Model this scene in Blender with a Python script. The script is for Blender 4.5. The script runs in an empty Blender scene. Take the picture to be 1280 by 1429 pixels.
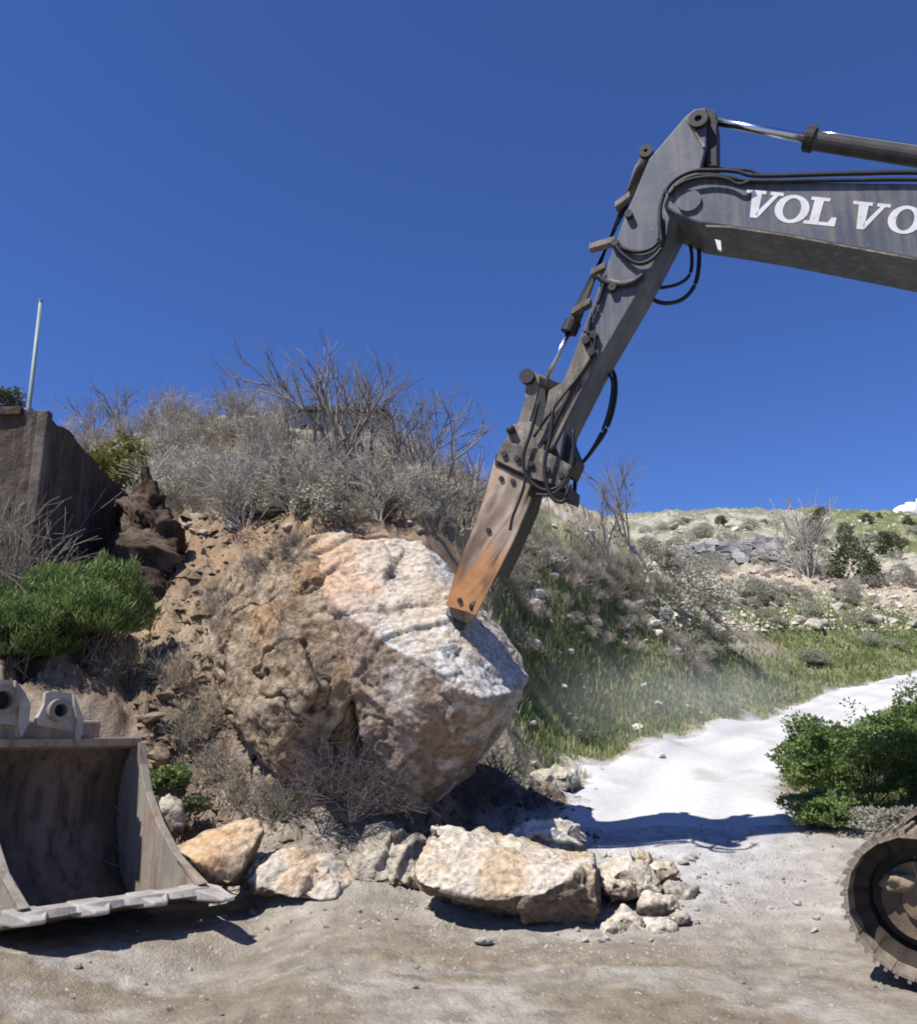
import bpy, bmesh, math, random
import numpy as np
from mathutils import Vector, Matrix

C = bpy.context.scene.collection
SC = bpy.context.scene
rad = math.radians

# ------------------------------------------------------------------ camera
PITCH = rad(14.0)
EYE = np.array([0.0, 0.0, 1.5])
FPX = 1200.0
cd = bpy.data.cameras.new('camera')
cd.sensor_fit = 'HORIZONTAL'
cd.sensor_width = 36.0
cd.lens = 36.0 * FPX / 1280.0
cd.clip_start = 0.1
cd.clip_end = 3000.0
cam = bpy.data.objects.new('camera', cd)
C.objects.link(cam)
cam.location = EYE
cam.rotation_euler = (math.pi / 2 + PITCH, 0, 0)
SC.camera = cam

# ------------------------------------------------------------------ light
SUN = np.array([-0.42, -0.32, 0.85]); SUN /= np.linalg.norm(SUN)
w = bpy.data.worlds.new('World'); SC.world = w; w.use_nodes = True
nt = w.node_tree; nt.nodes.clear()
sky = nt.nodes.new('ShaderNodeTexSky'); sky.sky_type = 'NISHITA'
sky.sun_disc = False
sky.sun_elevation = math.asin(SUN[2])
sky.sun_rotation = math.atan2(SUN[0], SUN[1])
sky.altitude = 1500; sky.air_density = 1.0; sky.dust_density = 0.1; sky.ozone_density = 3.0
bg = nt.nodes.new('ShaderNodeBackground'); bg.inputs['Strength'].default_value = 0.10
wo = nt.nodes.new('ShaderNodeOutputWorld')
tint = nt.nodes.new('ShaderNodeMix'); tint.data_type = 'RGBA'; tint.blend_type = 'MULTIPLY'; tint.inputs['Factor'].default_value = 1.0
tint.inputs[7].default_value = (0.44, 0.60, 1.0, 1)     # the deep clear blue of the whole sky
nt.links.new(sky.outputs[0], tint.inputs[6]); nt.links.new(tint.outputs[2], bg.inputs[0])
nt.links.new(bg.outputs[0], wo.inputs[0])
sl = bpy.data.lights.new('sun', 'SUN'); sl.energy = 4.8; sl.angle = rad(0.53); sl.color = (1.0, 0.955, 0.89)
so = bpy.data.objects.new('sun', sl); C.objects.link(so)
so.rotation_euler = Vector(SUN).to_track_quat('Z', 'Y').to_euler()
SC.view_settings.view_transform = 'Standard'; SC.view_settings.look = 'None'
SC.view_settings.exposure = 0.5; SC.view_settings.gamma = 1.0; SC.view_settings.use_curve_mapping = False
SC.cycles.filter_width = 1.9
SC.cycles.max_bounces = 6; SC.cycles.transparent_max_bounces = 4

# ------------------------------------------------------------------ helpers
FWD = np.array([0, math.cos(PITCH), math.sin(PITCH)])
UPV = np.array([0, -math.sin(PITCH), math.cos(PITCH)])
RGT = np.array([1.0, 0, 0])

def ray(px, py):
    return FWD + RGT * ((px - 640.0) / FPX) + UPV * ((714.5 - py) / FPX)

def P(px, py, Y):
    """the point of the place that the photograph shows at a pixel, Y metres ahead"""
    d = ray(px, py)
    return EYE + d * (Y / d[1])

_PERM = np.random.RandomState(7).randint(0, 2**31 - 1, 4096).astype(np.int64)
def _h(ix, iy, iz):
    a = _PERM[ix & 4095]
    b = _PERM[(a + iy) & 4095]
    return (_PERM[(b + iz) & 4095] & 0xFFFF) / 32767.5 - 1.0
def vnoise(p):
    p = np.asarray(p, float)
    i = np.floor(p).astype(np.int64); f = p - i
    u = f * f * f * (f * (f * 6 - 15) + 10)
    x, y, z = i[:, 0], i[:, 1], i[:, 2]
    ux, uy, uz = u[:, 0], u[:, 1], u[:, 2]
    def L(a, b, t): return a + (b - a) * t
    return L(L(L(_h(x, y, z), _h(x+1, y, z), ux), L(_h(x, y+1, z), _h(x+1, y+1, z), ux), uy),
             L(L(_h(x, y, z+1), _h(x+1, y, z+1), ux), L(_h(x, y+1, z+1), _h(x+1, y+1, z+1), ux), uy), uz)
def fbm(p, oct=4, gain=0.5):
    p = np.asarray(p, float); s = 0; a = 1.0
    for k in range(oct):
        s = s + a * vnoise(p + 17.3 * k); p = p * 2.03; a *= gain
    return s
def ridged(p, oct=4):
    p = np.asarray(p, float); s = 0; a = 1.0
    for k in range(oct):
        s = s + a * (1 - 2 * np.abs(vnoise(p + 31.7 * k))); p = p * 2.1; a *= 0.5
    return s
def sstep(a, b, x):
    t = np.clip((x - a) / (b - a), 0, 1); return t * t * (3 - 2 * t)

ORG = {}
def tag(o, label=None, cat=None, group=None, kind=None):
    if label: o['label'] = label
    if cat: o['category'] = cat
    if group: o['group'] = group
    if kind: o['kind'] = kind
    return o
def empty(name, loc):
    o = bpy.data.objects.new(name, None); C.objects.link(o); o.location = [float(v) for v in loc]
    o.empty_display_size = 0.2
    ORG[o.name] = np.array(loc, float); return o
def mesh_np(name, V, F, mat, smooth=False, col=None):
    me = bpy.data.meshes.new(name)
    V = np.asarray(V, np.float32)
    if isinstance(F, np.ndarray):
        n, k = F.shape
        me.vertices.add(len(V)); me.vertices.foreach_set('co', V.ravel())
        me.loops.add(n * k); me.loops.foreach_set('vertex_index', F.astype(np.int32).ravel())
        me.polygons.add(n); me.polygons.foreach_set('loop_start', np.arange(0, n * k, k, dtype=np.int32))
        me.update(calc_edges=True); me.validate()
    else:
        me.from_pydata([tuple(map(float, v)) for v in V], [], F); me.update()
    if smooth:
        me.polygons.foreach_set('use_smooth', np.ones(len(me.polygons), bool))
    if col is not None:
        set_col(me, col)
    if mat: me.materials.append(mat)
    return me
def set_col(me, col):
    a = me.color_attributes.new('Col', 'FLOAT_COLOR', 'POINT')
    c = np.ones((len(col), 4), np.float32); c[:, :3] = col
    a.data.foreach_set('color', c.ravel())
def obj(name, V, F, mat, parent=None, smooth=False, col=None, loc=None, bevel=0.0):
    """one mesh object; V in world metres; a child is stored relative to its thing's base"""
    V = np.asarray(V, float)
    if parent is not None:
        o0 = ORG[parent.name]
    else:
        o0 = np.array(loc, float) if loc is not None else np.zeros(3)
    me = mesh_np(name, V - o0, F, mat, smooth, col)
    o = bpy.data.objects.new(name, me); C.objects.link(o)
    if parent is not None: o.parent = parent
    else: o.location = o0
    ORG[o.name] = o0
    if bevel:
        m = o.modifiers.new('bevel', 'BEVEL'); m.width = bevel; m.segments = 2; m.limit_method = 'ANGLE'
    return o
def copy_tree(o, parent=None):
    c = o.copy(); C.objects.link(c)
    if parent is not None: c.parent = parent
    for ch in list(o.children): copy_tree(ch, c)
    return c
def merge(parts):
    V, F, n = [], [], 0
    for v, f in parts:
        V.append(np.asarray(v, float)); F += [tuple(i + n for i in q) for q in f]; n += len(v)
    return np.vstack(V), F
def prism(near, far):
    n = len(near); V = np.vstack([near, far])
    F = [tuple(range(n)), tuple(range(2 * n - 1, n - 1, -1))]
    F += [(j, i, i + n, j + n) for i, j in ((i, (i + 1) % n) for i in range(n))]
    return V, F
def box(c, ax, ay, az):
    """box with half axis vectors"""
    c, ax, ay, az = (np.asarray(q, float) for q in (c, ax, ay, az))
    V = [c + sx * ax + sy * ay + sz * az for sz in (-1, 1) for sx, sy in ((-1, -1), (1, -1), (1, 1), (-1, 1))]
    return np.array(V), [(3, 2, 1, 0), (4, 5, 6, 7), (0, 1, 5, 4), (1, 2, 6, 5), (2, 3, 7, 6), (3, 0, 4, 7)]
def frame_of(d):
    d = d / (np.linalg.norm(d) + 1e-9)
    a = np.array([0, 0, 1.0]) if abs(d[2]) < 0.9 else np.array([1.0, 0, 0])
    u = np.cross(d, a); u /= np.linalg.norm(u); return u, np.cross(d, u)
def tube(pts, r, n=8, caps=True):
    pts = np.asarray(pts, float); m = len(pts)
    rr = np.full(m, r) if np.isscalar(r) else np.asarray(r, float)
    V, F = [], []
    for i in range(m):
        d = pts[min(i + 1, m - 1)] - pts[max(i - 1, 0)]
        u, v = frame_of(d)
        for k in range(n):
            a = 2 * math.pi * k / n; V.append(pts[i] + rr[i] * (u * math.cos(a) + v * math.sin(a)))
    for i in range(m - 1):
        for k in range(n):
            k2 = (k + 1) % n; F.append((i * n + k, i * n + k2, (i + 1) * n + k2, (i + 1) * n + k))
    if caps: F += [tuple(range(n - 1, -1, -1)), tuple(range((m - 1) * n, m * n))]
    return np.array(V), F
def spline(pts, n=8):
    p = np.asarray(pts, float); p = np.vstack([2 * p[0] - p[1], p, 2 * p[-1] - p[-2]]); out = []
    for i in range(1, len(p) - 2):
        for t in np.linspace(0, 1, n, endpoint=False):
            a, b, c, d = p[i-1], p[i], p[i+1], p[i+2]
            out.append(0.5 * ((2*b) + (c-a)*t + (2*a-5*b+4*c-d)*t*t + (3*b-a-3*c+d)*t**3))
    out.append(p[-2]); return np.array(out)
def disc_ring(c, axis, r0, r1, h, n=20):
    """ring (r0 > 0) or disc along an axis"""
    u, v = frame_of(np.asarray(axis, float)); a = np.asarray(axis, float) / np.linalg.norm(axis); V, F = [], []
    for s in (-h / 2, h / 2):
        for r in (r0, r1):
            for k in range(n):
                t = 2 * math.pi * k / n; V.append(c + a * s + r * (u * math.cos(t) + v * math.sin(t)))
    def q(i, j): 
        return [(i*n+k, i*n+(k+1) % n, j*n+(k+1) % n, j*n+k) for k in range(n)]
    F = q(1, 3) + q(3, 2) + q(2, 0) + q(0, 1)
    return np.array(V), F

def subdiv(V, F, cuts):
    bm = bmesh.new(); vs = [bm.verts.new(v) for v in V]
    for f in F: bm.faces.new([vs[i] for i in f])
    bmesh.ops.triangulate(bm, faces=bm.faces[:])
    bmesh.ops.subdivide_edges(bm, edges=bm.edges[:], cuts=cuts, use_grid_fill=True)
    V2 = np.array([v.co[:] for v in bm.verts]); bm.verts.index_update(); F2 = [tuple(v.index for v in f.verts) for f in bm.faces]; bm.free()
    return V2, F2

# ------------------------------------------------------------------ materials
def mat(name, c1, c2=None, scale=4.0, rough=0.8, bump=0.0, bscale=None, metal=0.0, attr=False, c3=None, c3_amt=0.5, c3_scale=1.5, rnd=0.0, detail=8.0, transl=0.0, spec=0.3, streak=None, streak_amt=0.5, chips=None):
    m = bpy.data.materials.new(name); m.use_nodes = True
    t = m.node_tree; N = t.nodes; Lk = t.links
    b = N['Principled BSDF']; b.inputs['Roughness'].default_value = rough; b.inputs['Metallic'].default_value = metal
    b.inputs['Specular IOR Level'].default_value = spec
    tc = N.new('ShaderNodeTexCoord')
    def noise(s, d=detail, r=0.6):
        n = N.new('ShaderNodeTexNoise'); n.inputs['Scale'].default_value = s; n.inputs['Detail'].default_value = d
        n.inputs['Roughness'].default_value = r; Lk.new(tc.outputs['Object'], n.inputs['Vector']); return n.outputs['Fac']
    def ramp(f, a, b2):
        r = N.new('ShaderNodeMapRange'); r.inputs['From Min'].default_value = a; r.inputs['From Max'].default_value = b2
        Lk.new(f, r.inputs['Value']); return r.outputs['Result']
    def mix(f, a, b2, mode='MIX'):
        x = N.new('ShaderNodeMix'); x.data_type = 'RGBA'; x.blend_type = mode
        if isinstance(f, float): x.inputs['Factor'].default_value = f
        else: Lk.new(f, x.inputs['Factor'])
        for s, v in ((6, a), (7, b2)):
            if isinstance(v, tuple): x.inputs[s].default_value = (*v, 1)
            else: Lk.new(v, x.inputs[s])
        return x.outputs[2]
    if attr:
        va = N.new('ShaderNodeVertexColor'); va.layer_name = 'Col'
        n1 = ramp(noise(scale), 0.32, 0.68)
        g = mix(n1, (c1[0],) * 3 if isinstance(c1, (list, tuple)) and len(c1) == 1 else c1, c2)
        colr = mix(1.0, va.outputs['Color'], g, 'MULTIPLY')
    else:
        colr = mix(ramp(noise(scale), 0.35, 0.65), c1, c2 or c1)
    if c3 is not None:
        colr = mix(ramp(noise(c3_scale, 6, 0.7), 1 - c3_amt - 0.12, 1 - c3_amt + 0.12), colr, c3)
    if streak is not None:      # rain and grease run down the faces
        mp = N.new('ShaderNodeMapping'); mp.inputs['Scale'].default_value = (7.0, 7.0, 0.55); Lk.new(tc.outputs['Object'], mp.inputs['Vector'])
        ns = N.new('ShaderNodeTexNoise'); ns.inputs['Scale'].default_value = 1.6; ns.inputs['Detail'].default_value = 7; ns.inputs['Roughness'].default_value = 0.65
        Lk.new(mp.outputs[0], ns.inputs['Vector'])
        colr = mix(ramp(ns.outputs['Fac'], 0.62 - 0.3 * streak_amt, 0.86 - 0.3 * streak_amt), colr, streak)
    if chips is not None:       # chipped paint and dried mud spots
        colr = mix(ramp(noise(26.0, 5, 0.7), 0.62, 0.66), colr, chips)
    if rnd:
        oi = N.new('ShaderNodeObjectInfo'); mr = N.new('ShaderNodeMapRange')
        mr.inputs['To Min'].default_value = 1 - rnd; mr.inputs['To Max'].default_value = 1 + rnd
        Lk.new(oi.outputs['Random'], mr.inputs['Value'])
        cb = N.new('ShaderNodeCombineColor')
        for i in range(3): Lk.new(mr.outputs['Result'], cb.inputs[i])
        colr = mix(1.0, colr, cb.outputs[0], 'MULTIPLY')
    Lk.new(colr, b.inputs['Base Color'])
    if bump:
        bp = N.new('ShaderNodeBump'); bp.inputs['Strength'].default_value = 1.0; bp.inputs['Distance'].default_value = bump
        Lk.new(noise(bscale or scale * 2, 10, 0.65), bp.inputs['Height']); Lk.new(bp.outputs[0], b.inputs['Normal'])
    if transl:
        tr = N.new('ShaderNodeBsdfTranslucent'); Lk.new(colr, tr.inputs['Color'])
        ms = N.new('ShaderNodeMixShader'); ms.inputs[0].default_value = transl
        Lk.new(b.outputs[0], ms.inputs[1]); Lk.new(tr.outputs[0], ms.inputs[2])
        Lk.new(ms.outputs[0], N['Material Output'].inputs['Surface'])
    return m

M_ground = mat('ground_soil', (0.72, 0.72, 0.72), (1.22, 1.2, 1.17), scale=5.0, rough=0.95, bump=0.035, bscale=32.0, attr=True, spec=0.1, detail=12)
M_road = mat('dusty_road', (0.86, 0.86, 0.86), (1.06, 1.06, 1.06), scale=14.0, rough=0.95, bump=0.010, bscale=22.0, attr=True, spec=0.1)
M_rock = mat('limestone', (0.56, 0.54, 0.51), (1.24, 1.24, 1.24), scale=16.0, rough=0.9, bump=0.06, bscale=11.0, attr=True, spec=0.15, detail=12)
M_earth = mat('earthy_rock', (0.55, 0.53, 0.5), (1.3, 1.28, 1.24), scale=11.0, rough=0.95, bump=0.12, bscale=7.0, attr=True, spec=0.1, detail=12)
M_clod = mat('soil_clod', (0.17, 0.125, 0.085), (0.33, 0.255, 0.18), scale=3.0, rough=0.95, bump=0.02, bscale=8, rnd=0.3, spec=0.1)
M_stone = mat('loose_stone', (0.30, 0.26, 0.21), (0.48, 0.43, 0.36), scale=3.0, rough=0.92, bump=0.02, bscale=8, rnd=0.3, spec=0.1)
M_stone_w = mat('pale_stone', (0.45, 0.42, 0.37), (0.66, 0.63, 0.57), scale=3.0, rough=0.92, bump=0.02, bscale=8, rnd=0.2, spec=0.1)
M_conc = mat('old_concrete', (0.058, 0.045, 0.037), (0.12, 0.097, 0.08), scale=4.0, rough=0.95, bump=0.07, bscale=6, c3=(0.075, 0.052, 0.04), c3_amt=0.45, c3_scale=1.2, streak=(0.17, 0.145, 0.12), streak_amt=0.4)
M_masonry = mat('rubble_masonry', (0.09, 0.065, 0.05), (0.20, 0.155, 0.12), scale=3.0, rough=0.95, bump=0.05, bscale=5)
M_boom = mat('grey_paint', (0.047, 0.058, 0.084), (0.072, 0.084, 0.114), scale=1.3, rough=0.55, bump=0.0015, bscale=30, c3=(0.125, 0.12, 0.118), c3_amt=0.36, c3_scale=2.6, spec=0.4, streak=(0.15, 0.135, 0.12), streak_amt=0.45, chips=(0.17, 0.15, 0.125))
M_lowstick = mat('scraped_paint', (0.11, 0.098, 0.085), (0.25, 0.215, 0.175), scale=3.0, rough=0.7, bump=0.002, bscale=20, streak=(0.06, 0.045, 0.035), streak_amt=0.6, chips=(0.4, 0.36, 0.3), c3=(0.33, 0.27, 0.2), c3_amt=0.36, c3_scale=3.0)
M_dark = mat('black_steel', (0.014, 0.014, 0.016), (0.035, 0.033, 0.032), scale=5, rough=0.6)
M_hose = mat('black_rubber', (0.010, 0.010, 0.012), (0.022, 0.022, 0.025), scale=8, rough=0.55)
M_chrome = mat('chrome_rod', (0.55, 0.56, 0.62), (0.62, 0.63, 0.68), scale=8, rough=0.22, metal=1.0)
M_barrel = mat('cylinder_paint', (0.035, 0.034, 0.034), (0.08, 0.07, 0.06), scale=4, rough=0.5, c3=(0.13, 0.10, 0.07), c3_amt=0.35)
M_white = mat('white_lettering', (0.62, 0.62, 0.63), (0.52, 0.52, 0.52), scale=9, rough=0.6, chips=(0.3, 0.29, 0.28))
M_rust = mat('breaker_steel', (0.82, 0.80, 0.78), (1.2, 1.16, 1.1), scale=6, rough=0.7, bump=0.004, bscale=14, attr=True)
M_bucket = mat('worn_bucket_steel', (0.22, 0.195, 0.16), (0.34, 0.31, 0.265), scale=2.2, rough=0.6, bump=0.003, bscale=16, c3=(0.25, 0.155, 0.10), c3_amt=0.40, c3_scale=2.2, spec=0.4, streak=(0.15, 0.12, 0.095), streak_amt=0.55, chips=(0.42, 0.39, 0.34))
M_bucketin = mat('muddy_bucket_inside', (0.125, 0.093, 0.07), (0.22, 0.17, 0.13), scale=2.0, rough=0.85, bump=0.004, bscale=12, c3=(0.19, 0.145, 0.11), c3_amt=0.38, streak=(0.05, 0.036, 0.03), streak_amt=0.5)
M_lip = mat('polished_edge_steel', (0.29, 0.265, 0.235), (0.42, 0.395, 0.36), scale=5, rough=0.5, bump=0.006, bscale=14, spec=0.5, chips=(0.2, 0.16, 0.125), c3=(0.24, 0.2, 0.16), c3_amt=0.36, c3_scale=4)
M_track = mat('muddy_track_steel', (0.15, 0.115, 0.082), (0.30, 0.255, 0.20), scale=9, rough=0.9, bump=0.02, bscale=14, c3=(0.34, 0.30, 0.25), c3_amt=0.4, c3_scale=6)
M_caked = mat('dried_mud', (0.20, 0.15, 0.10), (0.33, 0.26, 0.185), scale=6, rough=0.95, bump=0.03, bscale=10)
M_link = mat('shaded_chain', (0.025, 0.02, 0.016), (0.07, 0.055, 0.042), scale=6, rough=0.8)  # shade of the track's recess put into the links' colour
M_bracket = mat('dusty_dark_steel', (0.07, 0.06, 0.05), (0.17, 0.145, 0.12), scale=4, rough=0.75, bump=0.003, bscale=16, c3=(0.30, 0.25, 0.19), c3_amt=0.4, c3_scale=4, streak=(0.045, 0.035, 0.028), streak_amt=0.6, chips=(0.33, 0.29, 0.23))
M_mud = mat('caked_mud', (0.085, 0.06, 0.04), (0.20, 0.15, 0.10), scale=4, rough=0.95, bump=0.02, bscale=9)
M_yellow = mat('machine_paint', (0.42, 0.27, 0.04), (0.5, 0.33, 0.06), scale=2, rough=0.5)
M_glass = mat('cab_glass', (0.02, 0.025, 0.03), (0.03, 0.035, 0.04), scale=1, rough=0.08, spec=0.5)
M_pole = mat('galvanised_pole', (0.19, 0.25, 0.25), (0.27, 0.34, 0.335), scale=6, rough=0.5)
M_twig = mat('grey_twigs', (0.28, 0.255, 0.22), (0.46, 0.42, 0.37), scale=2.0, rough=0.9, rnd=0.2)
M_thin = mat('thin_brown_twigs', (0.17, 0.14, 0.115), (0.30, 0.26, 0.22), scale=2.0, rough=0.9)
M_branch = mat('grey_branches', (0.14, 0.12, 0.10), (0.27, 0.24, 0.205), scale=2.0, rough=0.9)
M_bark = mat('dark_bark', (0.085, 0.07, 0.058), (0.16, 0.135, 0.115), scale=3.0, rough=0.9, rnd=0.15)
M_dry = mat('dry_brush', (0.27, 0.235, 0.185), (0.42, 0.38, 0.30), scale=2.0, rough=0.9, rnd=0.22, transl=0.2)
M_pink = mat('pinkish_brush', (0.46, 0.395, 0.35), (0.64, 0.56, 0.51), scale=2.0, rough=0.9, rnd=0.2, transl=0.2)
M_purple = mat('grey_purple_twigs', (0.085, 0.07, 0.075), (0.17, 0.145, 0.145), scale=2.0, rough=0.9)
M_greybush = mat('sage_leaves', (0.29, 0.275, 0.215), (0.47, 0.445, 0.365), scale=4.0, rough=0.9, rnd=0.22, transl=0.2)
M_leaf = mat('green_leaves', (0.085, 0.14, 0.038), (0.21, 0.28, 0.09), scale=5.0, rough=0.55, transl=0.3)
M_leaf2 = mat('bright_green_leaves', (0.10, 0.165, 0.04), (0.23, 0.30, 0.10), scale=6.0, rough=0.55, transl=0.3)
M_leaf3 = mat('yellow_green_leaves', (0.13, 0.14, 0.035), (0.24, 0.235, 0.08), scale=6.0, rough=0.6, transl=0.3)
M_dkleaf = mat('olive_leaves', (0.06, 0.075, 0.035), (0.13, 0.145, 0.07), scale=3.0, rough=0.8, rnd=0.25, transl=0.15)
M_grass = mat('spring_grass', (0.11, 0.18, 0.055), (0.25, 0.31, 0.12), scale=1.3, rough=0.7, transl=0.3)
M_straw = mat('dry_grass', (0.28, 0.24, 0.15), (0.42, 0.37, 0.25), scale=1.3, rough=0.85, transl=0.25)
M_cloud = mat('cloud_white', (0.86, 0.86, 0.86), (0.92, 0.92, 0.92), scale=0.02, rough=1.0, transl=0.3)
M_wallgrey = mat('dry_stone_grey', (0.27, 0.26, 0.25), (0.42, 0.405, 0.39), scale=1.5, rough=0.9, rnd=0.3)
M_house = mat('house_plaster', (0.27, 0.28, 0.27), (0.34, 0.35, 0.335), scale=0.8, rough=0.9)
M_roof = mat('roof_felt', (0.05, 0.055, 0.07), (0.07, 0.075, 0.09), scale=0.8, rough=0.8)

# ------------------------------------------------------------------ terrain
CP = []   # control points: azimuth, log distance, height
def cp(x, y, z):
    CP.append((math.atan2(x, y), math.log(math.hypot(x, y)), z))
for px, py, Y in [
    (930,1152,9.4),(800,1152,9.4),(1060,1152,9.4),(930,1128,10.3),(930,1090,12.5),(1000,1050,15.5),(1110,1008,20.5),(1270,957,28.5),(1180,1040,16.0),(1280,1010,19.0),
    (812,1062,12.6),(900,1030,15.2),(1000,1000,19.0),(1150,966,26.0),
    (740,1055,11.8),(720,960,14.2),(800,965,17.2),(880,960,19.8),(980,945,23.5),(1150,930,31.5),(1280,915,36.0),
    (700,830,15.5),(790,850,17.5),(890,920,19.8),(965,935,22.5),(740,742,19.0),(820,755,21.0),(900,805,23.0),(960,862,25.5),
    (1020,880,31.0),(1010,830,37.0),(1150,850,39.0),(1280,860,41.0),(1000,805,46.0),(1150,808,47.0),(1280,812,49.0),
    (930,792,52.0),(1090,788,52.0),(1240,792,54.0),(1000,757,60.0),(1200,762,62.0),(920,718,86.0),(1100,715,89.0),(1280,722,90.0),(800,725,80.0),
    (240,1185,8.9),(400,1180,8.3),(520,1190,8.2),(600,1125,9.4),(690,1110,10.0),(760,1098,11.0),
    (230,1070,9.0),(200,960,9.9),(100,945,9.5),(0,935,9.3),(330,1000,9.4),(250,850,11.0),(330,770,11.7),(285,720,13.3),(420,725,12.2),
    (370,920,9.7),(430,1050,9.1),(560,745,12.6),(650,770,13.2),(700,880,13.0),
    (330,660,16.0),(480,680,16.0),(600,695,17.0),(655,722,16.5),(220,606,20.0),(330,588,22.0),(450,600,22.5),(560,640,22.5),(650,672,22.5),(720,712,24.0),
    (150,830,12.6),(60,880,10.6),(170,690,15.5),
    (1110,1165,9.1),(1280,1180,8.6),(1180,1120,10.6),(1280,1070,11.5)]:
    cp(*P(px, py, Y))
for az in (-75, -50, -30, -10, 10, 30, 50, 75):
    for r in (2.0, 4.0, 6.0):
        cp(r * math.sin(rad(az)), r * math.cos(rad(az)), 0.0)
for x, y in ((-2.5,7.0),(-1.2,7.2),(0.0,7.2),(1.2,7.2),(2.5,7.2),(4.5,7.5)): cp(x, y, 0.02)
for x, y, z in ((1.6,8.0,0.14),(2.9,8.0,0.12),(0.9,8.4,0.24),
                (-9,8,0.6),(-14,14,5),(-14,20,8),(-12,30,9),(-30,30,9),(-10,30,8.5),(-3,32,8.0),(2,40,11),(-20,80,22),(0,80,21),
                (9,8,0.0),(14,14,0.4),(20,20,1.0),(30,30,3.0),(60,40,8),(70,60,14),(90,90,22),(-90,90,22),(60,20,3),(-40,10,4),(-40,2,2)): cp(x, y, z)
for az in (-60, -40, -20, 0, 20, 40, 60):
    for r, z in ((135, 21.0), (300, 8.0)):
        cp(r * math.sin(rad(az)), r * math.cos(rad(az)), z)
CP = np.array(CP)
S1, S2 = 2.2, 1.0
cpt = np.stack([CP[:, 0] * S1, CP[:, 1] * S2], 1)
def _U(r2): return 0.5 * r2 * np.log(r2 + 1e-12)
def _fit():
    n = len(cpt)
    K = _U(((cpt[:, None] - cpt[None]) ** 2).sum(-1)) + np.eye(n) * 0.0015
    Pm = np.hstack([np.ones((n, 1)), cpt])
    A = np.zeros((n + 3, n + 3)); A[:n, :n] = K; A[:n, n:] = Pm; A[n:, :n] = Pm.T
    # heights are fitted as angles so that near ground stays flat and far ridges stay put
    b = np.zeros(n + 3); b[:n] = CP[:, 2] / np.exp(CP[:, 1])
    return np.linalg.solve(A, b)
TW = _fit()
WX, WY0, WY1 = -5.24, 10.3, 14.1    # the retaining wall's face and its ends
_re = np.array([[P(a, b, Y)[0], Y] for a, b, Y in [(775,1165,9.0),(785,1130,10.2),(812,1062,12.6),(900,1030,15.2),(1000,1000,19.0),(1150,966,26.0),(1280,942,33.0),(1400,925,45.0)]])
def road_mid(y):
    """centre line and half width of the track that climbs to the right"""
    hw = np.interp(y, [9, 12, 16, 30], [1.25, 1.35, 1.35, 1.5])
    return np.interp(y, _re[:, 1], _re[:, 0]) + hw, hw
BKC = np.array([-3.05, 7.5])      # the ground under the bucket is levelled
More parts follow.
